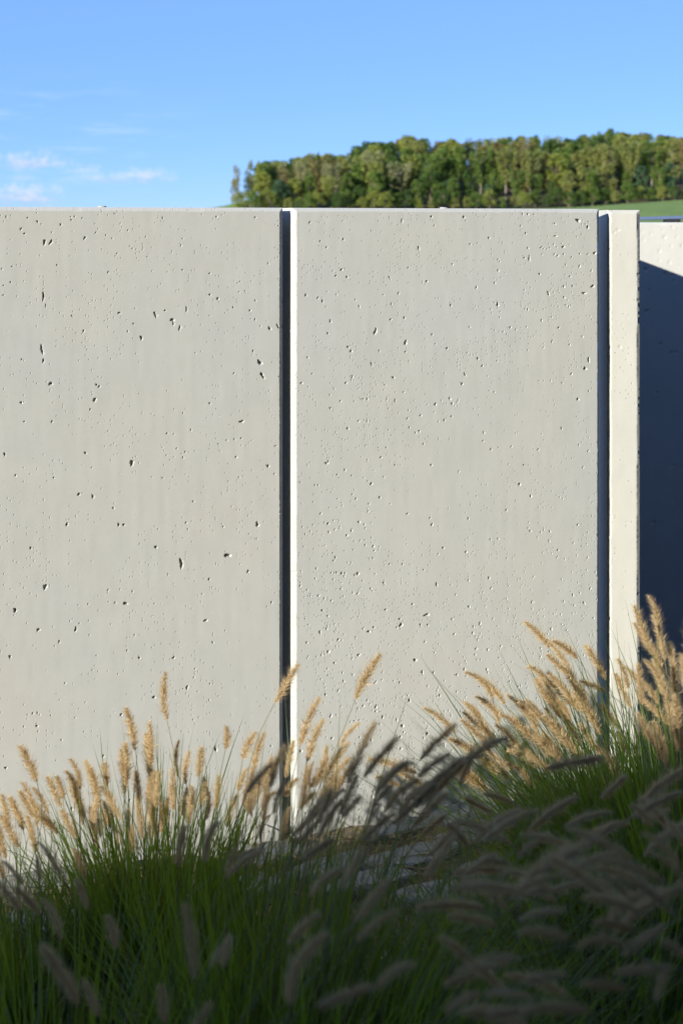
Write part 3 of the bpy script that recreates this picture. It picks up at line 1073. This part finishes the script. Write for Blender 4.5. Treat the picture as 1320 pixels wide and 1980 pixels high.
while px < 1420:
    put_tree('bush', rng.choice(['mid', 'yellow', 'deep', 'mid', 'olive']), px, 590 + rng.uniform(-4, 4), rng.uniform(5, 9.5), rng.uniform(.85, 1.2))
    px += rng.uniform(17, 28)

# ------------------------------------------------------------------ flat stones and litter on the bed


def flat_stone(loc, rx, ry, h, rot, seed, label):
    rs = random.Random(seed)
    n = 18
    ph = [rs.uniform(0, 6.28) for _ in range(4)]
    V, F = [], []
    rings = ((1.0, -0.03), (1.0, h * .55), (.96, h * .9), (.86, h), (.45, h * 1.04))
    for k, (s, z) in enumerate(rings):
        for i in range(n):
            an = 2 * math.pi * i / n
            w = 1 + .13 * math.sin(2 * an + ph[0]) + .10 * math.sin(3 * an + ph[1]) + .05 * math.sin(5 * an + ph[2]) + rs.uniform(-.02, .02)
            V.append((rx * s * w * math.cos(an), ry * s * w * math.sin(an), z + rs.uniform(-.002, .002)))
        if k:
            for i in range(n):
                j = (i + 1) % n
                F.append(((k - 1) * n + i, (k - 1) * n + j, k * n + j, k * n + i))
    V.append((0, 0, h * 1.05))
    for i in range(n):
        F.append((4 * n + i, 4 * n + (i + 1) % n, 5 * n))
    me = bpy.data.meshes.new('flat_stone')
    me.from_pydata(V, [], F)
    me.materials.append(M_STONE)
    o = link('flat_stone', me, None, loc, label=label, category='stone', group='flat stones at the foot of the wall', kind='thing')
    o.rotation_euler = (rs.uniform(-.04, .04), rs.uniform(-.04, .04), rot)
    return o


STONE_LABEL = ['flat grey stone touching the foot of the pitted panel, right of its middle', 'flat grey stone against the foot of the pitted panel, left of its middle',
               'flat grey stone in front of the one touching the right half of the pitted panel', 'pale flat stone in the second row before the pitted panel, left of its middle',
               'flat stone in the second row before the pitted panel, under the leaning heads', 'flat stone between leaning stalks, in front of the left part of the pitted panel',
               'flat stone nearest the grass, straight before the middle of the pitted panel', 'flat stone at the left foot of the shaded right-hand grass clump',
               'flat stone at the foot of the smooth panel, at the left picture edge', 'flat stone at the foot of the smooth panel, behind the leftmost grass clump',
               'flat stone farthest from the wall at the left, between two grass clumps', 'flat stone behind the upright sunlit grass clump, before the smooth panel',
               'flat stone at the wall foot just left of the narrow dark gap', 'flat stone in front of the one left of the narrow dark gap, among stalks',
               'flat stone at the wall foot just right of the narrow dark gap']
stone_spots = [(905, 1592, .13, .05, .035), (775, 1618, .10, .04, .03), (930, 1630, .12, .05, .03), (800, 1672, .14, .055, .03), (955, 1694, .12, .05, .03), (715, 1722, .11, .05, .03), (860, 1745, .13, .05, .03),
               (1015, 1755, .11, .05, .03), (60, 1722, .12, .05, .03), (180, 1712, .10, .045, .03), (110, 1800, .12, .055, .03), (280, 1770, .11, .05, .03), (525, 1668, .10, .045, .03), (465, 1730, .12, .05, .03),
               (625, 1695, .10, .045, .03)]
for i, (px, py, rx, ry, h) in enumerate(stone_spots):
    d = FPX * EYE / (py - HORIZON)
    p = P(px, py, d)
    flat_stone((p.x, p.y, 0.0), rx, ry, h, THETA + rng.uniform(-.3, .3), 300 + i, STONE_LABEL[i])


def ribbons(roots, dirs, lengths, widths, droop, seg, seed, curl=0.0, lean=None):
    """thin tapering blades; all arrays of n rows. Returns verts, faces"""
    rs = np.random.RandomState(seed)
    n = len(roots)
    t = np.linspace(0, 1, seg + 1)
    up = np.array([0, 0, 1.0])
    side = np.cross(dirs, up)
    side /= (np.linalg.norm(side, axis=1)[:, None] + 1e-9)
    tw = rs.uniform(-1.2, 1.2, n)
    fw = np.cross(side, dirs)
    side = side * np.cos(tw)[:, None] + fw * np.sin(tw)[:, None]
    hor = dirs.copy()
    hor[:, 2] = 0
    hn = np.linalg.norm(hor, axis=1)[:, None] + 1e-6
    hor = hor / hn
    V = np.zeros((n, seg + 1, 2, 3))
    wob = rs.normal(0, 0.02, (n, 3)) * lengths[:, None]
    wob2 = rs.normal(0, 0.012, (n, 3)) * lengths[:, None]
    for k, tt in enumerate(t):
        p = roots + dirs * (lengths * tt)[:, None]
        p = p + (hor * 0.35 - up[None, :]) * (droop * lengths * tt * tt)[:, None]
        p = p + wob * math.sin(tt * 3.1) + wob2 * math.sin(tt * 6.2)
        if lean is not None:
            p = p + lean * (lengths * tt ** 1.6)[:, None]
        w = widths * (1 - tt ** 2.2) * (0.65 + 0.35 * min(1, tt * 5)) * 0.5 + 0.00015
        V[:, k, 0] = p - side * w[:, None]
        V[:, k, 1] = p + side * w[:, None]
    idx = np.arange(n * (seg + 1) * 2).reshape(n, seg + 1, 2)
    F = np.stack([idx[:, :-1, 0], idx[:, :-1, 1], idx[:, 1:, 1], idx[:, 1:, 0]], -1).reshape(-1, 4)
    return V.reshape(-1, 3), F


def litter():
    n = 9000
    x = nrg.uniform(-1.6, 1.6, n)
    y = 3.55 + x * TAN_T - np.abs(nrg.normal(0, .36, n))
    z = 0.012 + np.abs(nrg.normal(0, .012, n))
    an = nrg.uniform(0, 6.28, n)
    tilt = nrg.normal(0.05, .18, n)
    dirs = np.stack([np.cos(an) * np.cos(tilt), np.sin(an) * np.cos(tilt), np.sin(tilt)], 1)
    L = nrg.uniform(.02, .10, n)
    v, f = ribbons(np.stack([x, y, z], 1), dirs, L, nrg.uniform(.0012, .0042, n), nrg.uniform(0, .15, n), 3, 77)
    link('dry_grass_litter', mesh_np('dry_grass_litter', v, f, M_STRAW), kind='stuff', label='dry straw-coloured grass litter strewn along the foot of the wall', category='litter')


litter()

# ------------------------------------------------------------------ fountain grass


def head_mesh(seed, bend, full=1.0):
    """a bottle-brush seed head 1 unit = 0.11 m long, growing along +z and bending towards +x"""
    rs = np.random.RandomState(seed)
    L = 0.11

    def curve(t):
        a = bend * t
        if abs(bend) < 1e-3:
            return np.stack([0 * t, 0 * t, L * t], -1), np.stack([0 * t, 0 * t, 1 + 0 * t], -1)
        r = L / bend
        return np.stack([r * (1 - np.cos(a)), 0 * t, r * np.sin(a)], -1), np.stack([np.sin(a), 0 * t, np.cos(a)], -1)

    def env(t):
        return np.minimum(1, (t + .03) * 4.5) ** .6 * (1 - np.clip((t - .45) / .55, 0, 1) ** 1.5 * .8)
    V, F3, F4 = [], [], []
    off = 0
    # spikelets
    n = int(165 * full)
    t = np.sort(rs.uniform(0, 1, n) ** .95)
    c, tan = curve(t)
    phi = np.arange(n) * 2.39996 + rs.uniform(-.4, .4, n)
    sx = np.stack([tan[:, 2], 0 * t, -tan[:, 0]], -1)
    rad = sx * np.cos(phi)[:, None] + np.array([0, 1.0, 0])[None, :] * np.sin(phi)[:, None]
    op = rs.uniform(.4, 1.0, n)
    d = tan * np.cos(op)[:, None] + rad * np.sin(op)[:, None]
    ln = .0148 * env(t) * rs.uniform(.5, 1.4, n) * (1 + .22 * np.sin(t * 23 + seed) + .15 * np.sin(t * 41 + 2 * seed))
    w = .00095 * rs.uniform(.8, 1.3, n)
    sd_ = np.cross(d, rs.normal(size=(n, 3)))
    sd_ /= np.linalg.norm(sd_, axis=1)[:, None]
    p0 = c + rad * .0006
    v = np.stack([p0, p0 + d * (ln * .45)[:, None] + sd_ * w[:, None], p0 + d * ln[:, None], p0 + d * (ln * .45)[:, None] - sd_ * w[:, None]], 1).reshape(-1, 3)
    V.append(v)
    F4.append(np.arange(4 * n).reshape(n, 4))
    off += 4 * n
    # long fine bristles
    n = int(640 * full)
    t = rs.uniform(0, 1, n)
    c, tan = curve(t)
    phi = rs.uniform(0, 6.28, n)
    sx = np.stack([tan[:, 2], 0 * t, -tan[:, 0]], -1)
    rad = sx * np.cos(phi)[:, None] + np.array([0, 1.0, 0])[None, :] * np.sin(phi)[:, None]
    op = rs.uniform(.35, .95, n)
    d = tan * np.cos(op)[:, None] + rad * np.sin(op)[:, None]
    ln = .0255 * (env(t) * .7 + .3) * rs.uniform(.45, 1.35, n)
    w = .00028
    sd_ = np.cross(d, rs.normal(size=(n, 3)))
    sd_ /= np.linalg.norm(sd_, axis=1)[:, None]
    p0 = c + rad * .001
    v = np.stack([p0 - sd_ * w, p0 + sd_ * w, p0 + d * ln[:, None]], 1).reshape(-1, 3)
    V.append(v)
    F3.append(off + np.arange(3 * n).reshape(n, 3))
    off += 3 * n
    # axis
    k = 9
    t = np.linspace(0, .97, k)
    c, tan = curve(t)
    ring = []
    for i in range(4):
        an = i * math.pi / 2
        sx = np.stack([tan[:, 2], 0 * t, -tan[:, 0]], -1)
        ring.append(c + (sx * math.cos(an) + np.array([0, 1.0, 0]) * math.sin(an)) * (.0011 * (1 - .6 * t))[:, None])
    v = np.stack(ring, 1).reshape(-1, 3)
    V.append(v)
    ax = []
    for j in range(k - 1):
        for i in range(4):
            i2 = (i + 1) % 4
            ax.append((off + j * 4 + i, off + j * 4 + i2, off + (j + 1) * 4 + i2, off + (j + 1) * 4 + i))
    F4.append(np.array(ax))
    return mesh_np('seed_head', np.concatenate(V), F4 + F3, M_HEAD)


HEADS = [(head_mesh(500 + i, b, f), b) for i, (b, f) in enumerate(((0.0, 1.0), (.12, 1.1), (.25, .95), (.25, 1.15), (.45, 1.0), (.45, .85), (.75, 1.0), (1.15, 1.0)))]
MILD = HEADS[:4]
BENT = HEADS[4:]


def stalk_mesh(root, base, tangent, r0=.0011, r1=.0007):
    """a thin three-sided stalk from the root to the base of the head"""
    root, base = Vector(root), Vector(base)
    L = (base - root).length
    c1 = root + Vector((0, 0, 1)) * L * .38 + (base - root) * .08
    c2 = base - tangent * L * .30
    n = 11
    V, F = [], []
    for k in range(n):
        t = k / (n - 1)
        p = root * (1 - t) ** 3 + c1 * 3 * t * (1 - t) ** 2 + c2 * 3 * t * t * (1 - t) + base * t ** 3
        r = r0 + (r1 - r0) * t
        for i in range(3):
            an = 2.094 * i + .3
            V.append((p.x + r * math.cos(an), p.y + r * math.sin(an), p.z))
        if k:
            for i in range(3):
                j = (i + 1) % 3
                F.append(((k - 1) * 3 + i, (k - 1) * 3 + j, k * 3 + j, k * 3 + i))
    return mesh_np('flower_stalk', np.array(V), np.array(F), M_STALK, True)


class Clump:
    def __init__(self, px, d, label, nbl, L, spread, lean, seed, rad=.09, droop=(.05, .5)):
        self.root = Vector(((px - 660) / FPX * d, d, 0))
        self.o = empty('fountain_grass', self.root, label, 'ornamental grass', 'clumps of fountain grass')
        self.rs = np.random.RandomState(seed)
        self.rad = rad
        rs_ = self.rs
        # blades
        an = rs_.uniform(0, 6.28, nbl)
        rr = rad * np.sqrt(rs_.uniform(0, 1, nbl))
        roots = np.stack([np.cos(an) * rr, np.sin(an) * rr, np.zeros(nbl) - .01], 1)
        tilt = np.abs(rs_.normal(0, spread, nbl)) + rr / rad * spread * .5
        an2 = an + rs_.normal(0, .5, nbl)
        dirs = np.stack([np.cos(an2) * np.sin(tilt), np.sin(an2) * np.sin(tilt), np.cos(tilt)], 1)
        ln = L * rs_.uniform(.5, 1.08, nbl)
        lv = np.tile(np.array([lean[0], lean[1], 0.0]), (nbl, 1)) * rs_.uniform(.3, 1.4, nbl)[:, None]
        wd = rs_.uniform(.0026, .0052, nbl)
        dr = rs_.uniform(droop[0], droop[1], nbl)
        ndry = nbl // 14
        v, f = ribbons(roots[ndry:], dirs[ndry:], ln[ndry:], wd[ndry:], dr[ndry:], 7, seed, lean=lv[ndry:])
        link('leaf_blades', mesh_np('leaf_blades', v, f, M_BLADE), self.o, kind='stuff')
        v, f = ribbons(roots[:ndry], dirs[:ndry], ln[:ndry] * .9, wd[:ndry], dr[:ndry] + .15, 7, seed + 1, lean=lv[:ndry])
        link('dry_blades', mesh_np('dry_blades', v, f, M_STRAW), self.o, kind='stuff')
        self.n = 0

    def head(self, tip, base, thick=1.0, bent=False):
        """a stalk with its seed head; tip and base are points of the place"""
        thick *= 1.02
        a = rng.uniform(0, 6.28)
        r = self.rad * .8 * math.sqrt(rng.random())
        root = Vector((math.cos(a) * r, math.sin(a) * r, 0.0))
        b = Vector(base) - self.root
        ax = Vector(tip) - Vector(base)
        ln = ax.length
        me, bend = rng.choice(BENT if bent else MILD)
        z = ax.normalized()
        # bend downwards: the head's +x turns towards the ground, and its chord stays on the wanted line
        down = Vector((0, 0, -1)) - z * z.dot(Vector((0, 0, -1)))
        if down.length < .25:
            down = Vector((rng.uniform(-1, 1), rng.uniform(-1, 1), 0))
            down -= z * z.dot(down)
        x = down.normalized()
        rot = Matrix((x, z.cross(x), z)).transposed()
        half = bend / 2
        rot = rot @ Matrix.Rotation(-half, 3, 'Y')
        tang = rot @ Vector((0, 0, 1))
        st = link('flower_stalk', stalk_mesh(root, b, tang), self.o)
        s = ln / .11
        w = thick * rng.uniform(.92, 1.12) * (0.55 + .45 * min(1.25, s))
        hd = link('seed_head', me, st)
        hd.matrix_local = Matrix.Translation(b) @ rot.to_4x4() @ Matrix.Diagonal((w * (1 if bend < .3 else s / w), w, s, 1))
        self.n += 1
        return hd

    def hp(self, tx, ty, bx, by, d, dd=None, thick=1.0, bent=None):
        dd = rng.uniform(-.02, .02) if dd is None else dd
        if bent is None:
            bent = rng.random() < .22
        self.head(P(tx, ty, d + dd), P(bx, by, d), thick, bent)


A = Clump(300, 2.82, 'upright sunlit fountain grass clump at left in front of the smooth panel', 1450, .54, .20, (0, .02), 1, .13)
A2 = Clump(20, 2.72, 'fountain grass clump at the left edge with heads leaning left', 600, .46, .24, (-.12, 0), 2, .10)
B = Clump(500, 2.42, 'fountain grass clump in front of the narrow dark gap between panels', 1150, .62, .20, (.07, .02), 3, .13)
B2 = Clump(640, 2.12, 'half-shaded fountain grass clump in the middle with stalks leaning right', 1500, .80, .27, (.17, 0), 4, .15)
C = Clump(1190, 3.22, 'sunlit fountain grass clump before the cream wall end, heads sweeping left', 1350, .60, .27, (-.16, 0), 5, .14)
Gc = Clump(1345, 2.9, 'sunlit fountain grass clump at the right edge before the shadowed wall', 1200, .78, .22, (-.06, 0), 6, .13)
D = Clump(1170, 2.5, 'shaded fountain grass clump at lower right, behind the blurred dark heads', 1300, .70, .36, (-.10, 0), 7, .14, (.1, .7))
E = Clump(110, 2.0, 'dark near fountain grass clump in the bottom left corner', 1100, .70, .27, (.02, 0), 8, .13)
K_ = Clump(880, 2.6, 'low shaded fountain grass clump among the stones before the pitted panel', 900, .54, .42, (.0, 0), 14, .16, (.2, .8))
J_ = Clump(770, 1.95, 'dark low fountain grass clump hiding the ground between the middle and right-hand clumps', 1100, .60, .42, (.05, 0), 13, .16, (.15, .8))
F_ = Clump(560, 1.66, 'dark blurred fountain grass clump nearest the bottom middle', 900, .70, .34, (.12, 0), 9, .13, (.1, .7))
H_ = Clump(1010, 1.75, 'dark fountain grass clump at the bottom right of centre', 600, .72, .42, (.05, 0), 10, .14, (.15, .8))
I_ = Clump(1330, 1.72, 'dark fountain grass clump in the bottom right corner', 700, .80, .40, (-.08, 0), 12, .14, (.15, .8))

LIT_A = [(321, 1299, 323, 1393), (245, 1368, 262, 1451), (290, 1397, 291, 1485), (282, 1420, 291, 1510), (244, 1436, 243, 1519), (234, 1448, 238, 1500), (135, 1465, 155, 1526), (166, 1470, 188, 1533),
         (203, 1472, 206, 1520), (138, 1523, 164, 1581), (198, 1521, 235, 1584), (346, 1431, 346, 1502), (367, 1451, 360, 1516), (389, 1446, 384, 1502), (399, 1504, 387, 1557), (424, 1499, 416, 1564),
         (264, 1490, 268, 1557), (300, 1489, 287, 1543), (331, 1519, 336, 1567), (361, 1523, 351, 1577), (191, 1536, 181, 1591), (205, 1550, 205, 1598), (296, 1560, 305, 1618), (222, 1596, 228, 1632),
         (175, 1560, 190, 1640), (255, 1600, 258, 1650), (310, 1545, 312, 1610), (375, 1520, 368, 1570)]
for q in LIT_A:
    A.hp(*q, rng.uniform(2.70, 2.96), thick=1.05)
LIT_A2 = [(41, 1441, 72, 1513), (92, 1502, 119, 1560), (111, 1500, 123, 1545), (44, 1512, 73, 1598), (20, 1540, 46, 1605), (0, 1572, 36, 1639), (119, 1567, 148, 1620), (38, 1530, 66, 1580), (62, 1545, 95, 1600),
          (-14, 1590, 12, 1660), (80, 1575, 112, 1612), (145, 1640, 165, 1700), (-20, 1630, 8, 1700)]
for q in LIT_A2:
    A2.hp(*q, rng.uniform(2.66, 2.85), thick=1.05)
LIT_B = [(443, 1407, 436, 1448), (576, 1286, 531, 1359), (733, 1265, 687, 1352), (616, 1349, 580, 1441), (623, 1391, 594, 1472), (491, 1414, 469, 1468), (510, 1417, 488, 1495), (473, 1485, 461, 1530), (696, 1397, 657, 1444),
         (635, 1475, 600, 1523), (570, 1502, 550, 1540), (536, 1530, 512, 1564), (677, 1465, 635, 1509), (605, 1530, 580, 1564), (520, 1575, 505, 1625), (680, 1480, 640, 1540), (560, 1560, 548, 1620), (655, 1500, 612, 1560)]
for q in LIT_B:
    B.hp(*q, rng.uniform(2.5, 2.7))
MIX_B = [(725, 1397, 672, 1516, 2.02), (768, 1426, 703, 1502, 1.95), (524, 1473, 478, 1533, 2.0), (549, 1441, 522, 1523, 2.0), (880, 1400, 812, 1468, 2.0), (866, 1455, 808, 1502, 1.95), (890, 1468, 832, 1519, 1.9),
         (815, 1543, 757, 1594, 1.9), (696, 1538, 662, 1580, 2.05), (641, 1526, 614, 1591, 1.85), (423, 1586, 399, 1669, 1.8), (356, 1598, 344, 1676, 1.85), (690, 1500, 655, 1575, 2.0), (660, 1545, 615, 1620, 1.8),
         (510, 1640, 455, 1660, 1.8), (645, 1622, 580, 1663, 1.75), (560, 1500, 530, 1575, 1.9), (900, 1470, 846, 1530, 1.9), (786, 1470, 735, 1525, 1.9), (455, 1640, 440, 1700, 1.8)]
for q in MIX_B:
    B2.hp(*q, thick=.86)
LIT_C = [(1017, 1201, 1061, 1252), (1054, 1235, 1109, 1314), (1071, 1235, 1115, 1273), (1057, 1266, 1102, 1307), (1023, 1286, 1081, 1337), (1034, 1313, 1068, 1365), (1132, 1247, 1170, 1314), (1121, 1315, 1170, 1337),
         (897, 1297, 952, 1355), (930, 1309, 976, 1361), (931, 1353, 976, 1389), (896, 1377, 955, 1433), (979, 1385, 1061, 1450), (1005, 1353, 1047, 1392), (1051, 1385, 1115, 1457), (960, 1399, 1006, 1447),
         (892, 1392, 945, 1440), (982, 1448, 1047, 1477), (1085, 1355, 1153, 1399), (1102, 1314, 1150, 1389), (1078, 1375, 1122, 1443), (1196, 1273, 1214, 1331), (1211, 1287, 1231, 1320), (1189, 1303, 1218, 1368),
         (1160, 1361, 1197, 1409), (1196, 1412, 1207, 1457), (819, 1369, 880, 1417), (713, 1465, 805, 1495), (727, 1502, 774, 1519), (870, 1425, 930, 1465), (770, 1490, 830, 1530), (1045, 1330, 1100, 1395),
         (1090, 1290, 1135, 1360), (1110, 1340, 1160, 1420), (1030, 1420, 1085, 1475), (930, 1440, 985, 1490), (1060, 1300, 1118, 1372), (1120, 1400, 1160, 1460), (1150, 1440, 1185, 1500), (880, 1490, 945, 1530),
         (1075, 1400, 1130, 1470), (1000, 1400, 1060, 1465)]
for q in LIT_C:
    C.hp(*q, rng.uniform(2.95, 3.25), thick=1.08)
LIT_G = [(1225, 1172, 1255, 1252), (1253, 1152, 1272, 1226), (1262, 1190, 1284, 1276), (1225, 1205, 1262, 1266), (1293, 1242, 1306, 1314), (1245, 1276, 1289, 1355), (1242, 1314, 1272, 1361), (1238, 1348, 1293, 1402),
         (1317, 1266, 1324, 1340), (1300, 1290, 1312, 1370), (1270, 1300, 1296, 1380), (1255, 1240, 1280, 1310), (1285, 1340, 1300, 1420), (1250, 1400, 1275, 1470), (1310, 1380, 1318, 1450), (1270, 1420, 1290, 1490),
         (1330, 1200, 1334, 1290), (1232, 1380, 1262, 1440)]
for q in LIT_G:
    Gc.hp(*q, rng.uniform(2.55, 2.85), thick=.9)
DARK_D = [(983, 1423, 890, 1518, 1.95), (1163, 1465, 1054, 1486, 2.0), (918, 1457, 870, 1484, 1.95), (935, 1535, 996, 1556, 2.0), (1112, 1540, 1020, 1608, 1.85), (1006, 1564, 914, 1632, 1.85), (982, 1663, 925, 1666, 1.8),
          (900, 1545, 950, 1570, 2.0), (1060, 1610, 1000, 1660, 1.8), (1180, 1570, 1090, 1600, 1.8), (1210, 1500, 1160, 1545, 1.9), (1290, 1560, 1240, 1590, 1.9), (870, 1590, 905, 1640, 1.9), (1240, 1540, 1290, 1600, 1.8)]
for q in DARK_D:
    D.hp(*q, thick=.9, bent=rng.random() < .5)
DARK_E = [(77, 1628, 119, 1693, 1.9), (72, 1656, 78, 1705, 1.9), (9, 1664, 45, 1710, 1.9), (31, 1714, 78, 1769, 1.6), (85, 1741, 119, 1816, 1.55), (82, 1830, 153, 1943, 1.2), (164, 1895, 191, 1966, 1.25),
          (310, 1905, 320, 1978, 1.3), (211, 1769, 225, 1835, 1.5), (-10, 1700, 40, 1760, 1.6), (150, 1700, 170, 1760, 1.7)]
for q in DARK_E:
    E.hp(*q, thick=.7)
DARK_F = [(358, 1752, 378, 1895, 1.25), (450, 1813, 406, 1871, 1.3), (409, 1940, 368, 2000, 1.25), (675, 1677, 600, 1735, 1.55), (614, 1765, 556, 1827, 1.4), (635, 1799, 560, 1943, 1.2), (720, 1908, 611, 1946, 1.15),
          (802, 1864, 730, 1915, 1.2), (768, 1762, 689, 1820, 1.35), (754, 1700, 686, 1782, 1.35), (880, 1615, 819, 1697, 1.45), (444, 1810, 430, 1870, 1.4), (512, 1646, 440, 1694, 1.65), (700, 1640, 660, 1720, 1.5)]
for q in DARK_F:
    q = q[:4] + (q[4] * (.93 if q[4] < 1.46 else 1),)
    F_.hp(*q, thick=.62, bent=rng.random() < .4)
DARK_H = [(1000, 1721, 870, 1721, 1.25), (925, 1857, 1006, 1854, 1.25), (938, 1922, 1034, 1932, 1.15), (900, 1700, 985, 1735, 1.4), (870, 1770, 960, 1790, 1.3), (1075, 1694, 985, 1730, 1.4), (1003, 1803, 1100, 1815, 1.2),
          (880, 1880, 960, 1870, 1.2), (1040, 1950, 940, 1965, 1.15), (1120, 1640, 1040, 1690, 1.45), (960, 1650, 890, 1700, 1.5), (1090, 1760, 1000, 1780, 1.35), (860, 1950, 930, 1920, 1.2), (1090, 1880, 1010, 1900, 1.25)]
for q in DARK_H:
    q = q[:4] + (q[4] * .95,)
    H_.hp(*q, thick=.62, bent=rng.random() < .6)
DARK_I = [(1190, 1881, 1306, 1871, 1.2), (1268, 1930, 1290, 1865, 1.25), (1204, 1844, 1289, 1789, 1.2), (1129, 1735, 1238, 1765, 1.25), (1194, 1649, 1075, 1694, 1.35), (1238, 1608, 1310, 1683, 1.35), (1110, 1830, 1211, 1830, 1.2),
          (1126, 1898, 1211, 1915, 1.2), (1006, 1956, 1140, 1956, 1.15), (1210, 1700, 1279, 1740, 1.3), (1180, 1694, 1210, 1735, 1.3), (1222, 1554, 1262, 1600, 1.6), (1150, 1620, 1220, 1660, 1.45), (1260, 1650, 1320, 1700, 1.4),
          (1100, 1600, 1160, 1630, 1.5), (1300, 1760, 1240, 1720, 1.3), (1150, 1780, 1230, 1800, 1.3), (1280, 1820, 1330, 1850, 1.25), (1190, 1590, 1130, 1640, 1.5), (1290, 1590, 1330, 1640, 1.5)]
for q in DARK_I:
    q = q[:4] + (q[4] * .95,)
    I_.hp(*q, thick=.62, bent=rng.random() < .6)


# the many smaller heads between the larger ones
for _ in range(20):
    px = rng.uniform(130, 455)
    by = rng.uniform(1530, 1640)
    ln = rng.uniform(50, 82)
    lean = (px - 300) / 170 * rng.uniform(.05, .45) + rng.uniform(-.22, .15)
    A.hp(px + ln * lean, by - ln, px, by, rng.uniform(2.66, 3.0), thick=.92)
for _ in range(5):
    px = rng.uniform(-10, 130)
    by = rng.uniform(1570, 1680)
    ln = rng.uniform(50, 75)
    A2.hp(px - ln * rng.uniform(.15, .6), by - ln, px, by, rng.uniform(2.62, 2.85), thick=.92)
for _ in range(16):
    px = rng.uniform(460, 660)
    by = rng.uniform(1490, 1600)
    ln = rng.uniform(50, 80)
    B.hp(px + ln * rng.uniform(.1, .7), by - ln, px, by, rng.uniform(2.4, 2.75), thick=.9)
for _ in range(22):
    px = rng.uniform(930, 1160)
    by = rng.uniform(1385, 1540) - (px - 930) * .12
    ln = rng.uniform(48, 72)
    C.hp(px - ln * rng.uniform(.5, 1.0), by - ln * rng.uniform(.7, 1.0), px, by, rng.uniform(2.95, 3.25), thick=.9)
for _ in range(5):
    px = rng.uniform(1240, 1325)
    by = rng.uniform(1330, 1520)
    ln = rng.uniform(60, 85)
    Gc.hp(px - ln * rng.uniform(.1, .55), by - ln, px, by, rng.uniform(2.55, 2.85), thick=1.0)
for _ in range(18):
    px = rng.uniform(560, 860)
    by = rng.uniform(1530, 1660)
    ln = rng.uniform(55, 80)
    B2.hp(px + ln * rng.uniform(.4, 1.0), by - ln * rng.uniform(.6, 1.0), px, by, rng.uniform(1.85, 2.12), thick=.85)
for _ in range(18):
    px = rng.uniform(930, 1330)
    by = rng.uniform(1560, 1760)
    ln = rng.uniform(80, 115)
    s_ = rng.choice((-1, -1, 1))
    D.hp(px + s_ * ln, by - ln * rng.uniform(-.15, .8), px, by, rng.uniform(1.6, 1.9), thick=.72, bent=rng.random() < .7)
for _ in range(14):
    px = rng.uniform(860, 1340)
    by = rng.uniform(1700, 2010)
    ln = rng.uniform(100, 150)
    s_ = rng.choice((-1, 1))
    (H_ if px < 1130 else I_).hp(px + s_ * ln, by - ln * rng.uniform(-.5, .9), px, by, rng.uniform(1.15, 1.45), thick=.62, bent=rng.random() < .7)
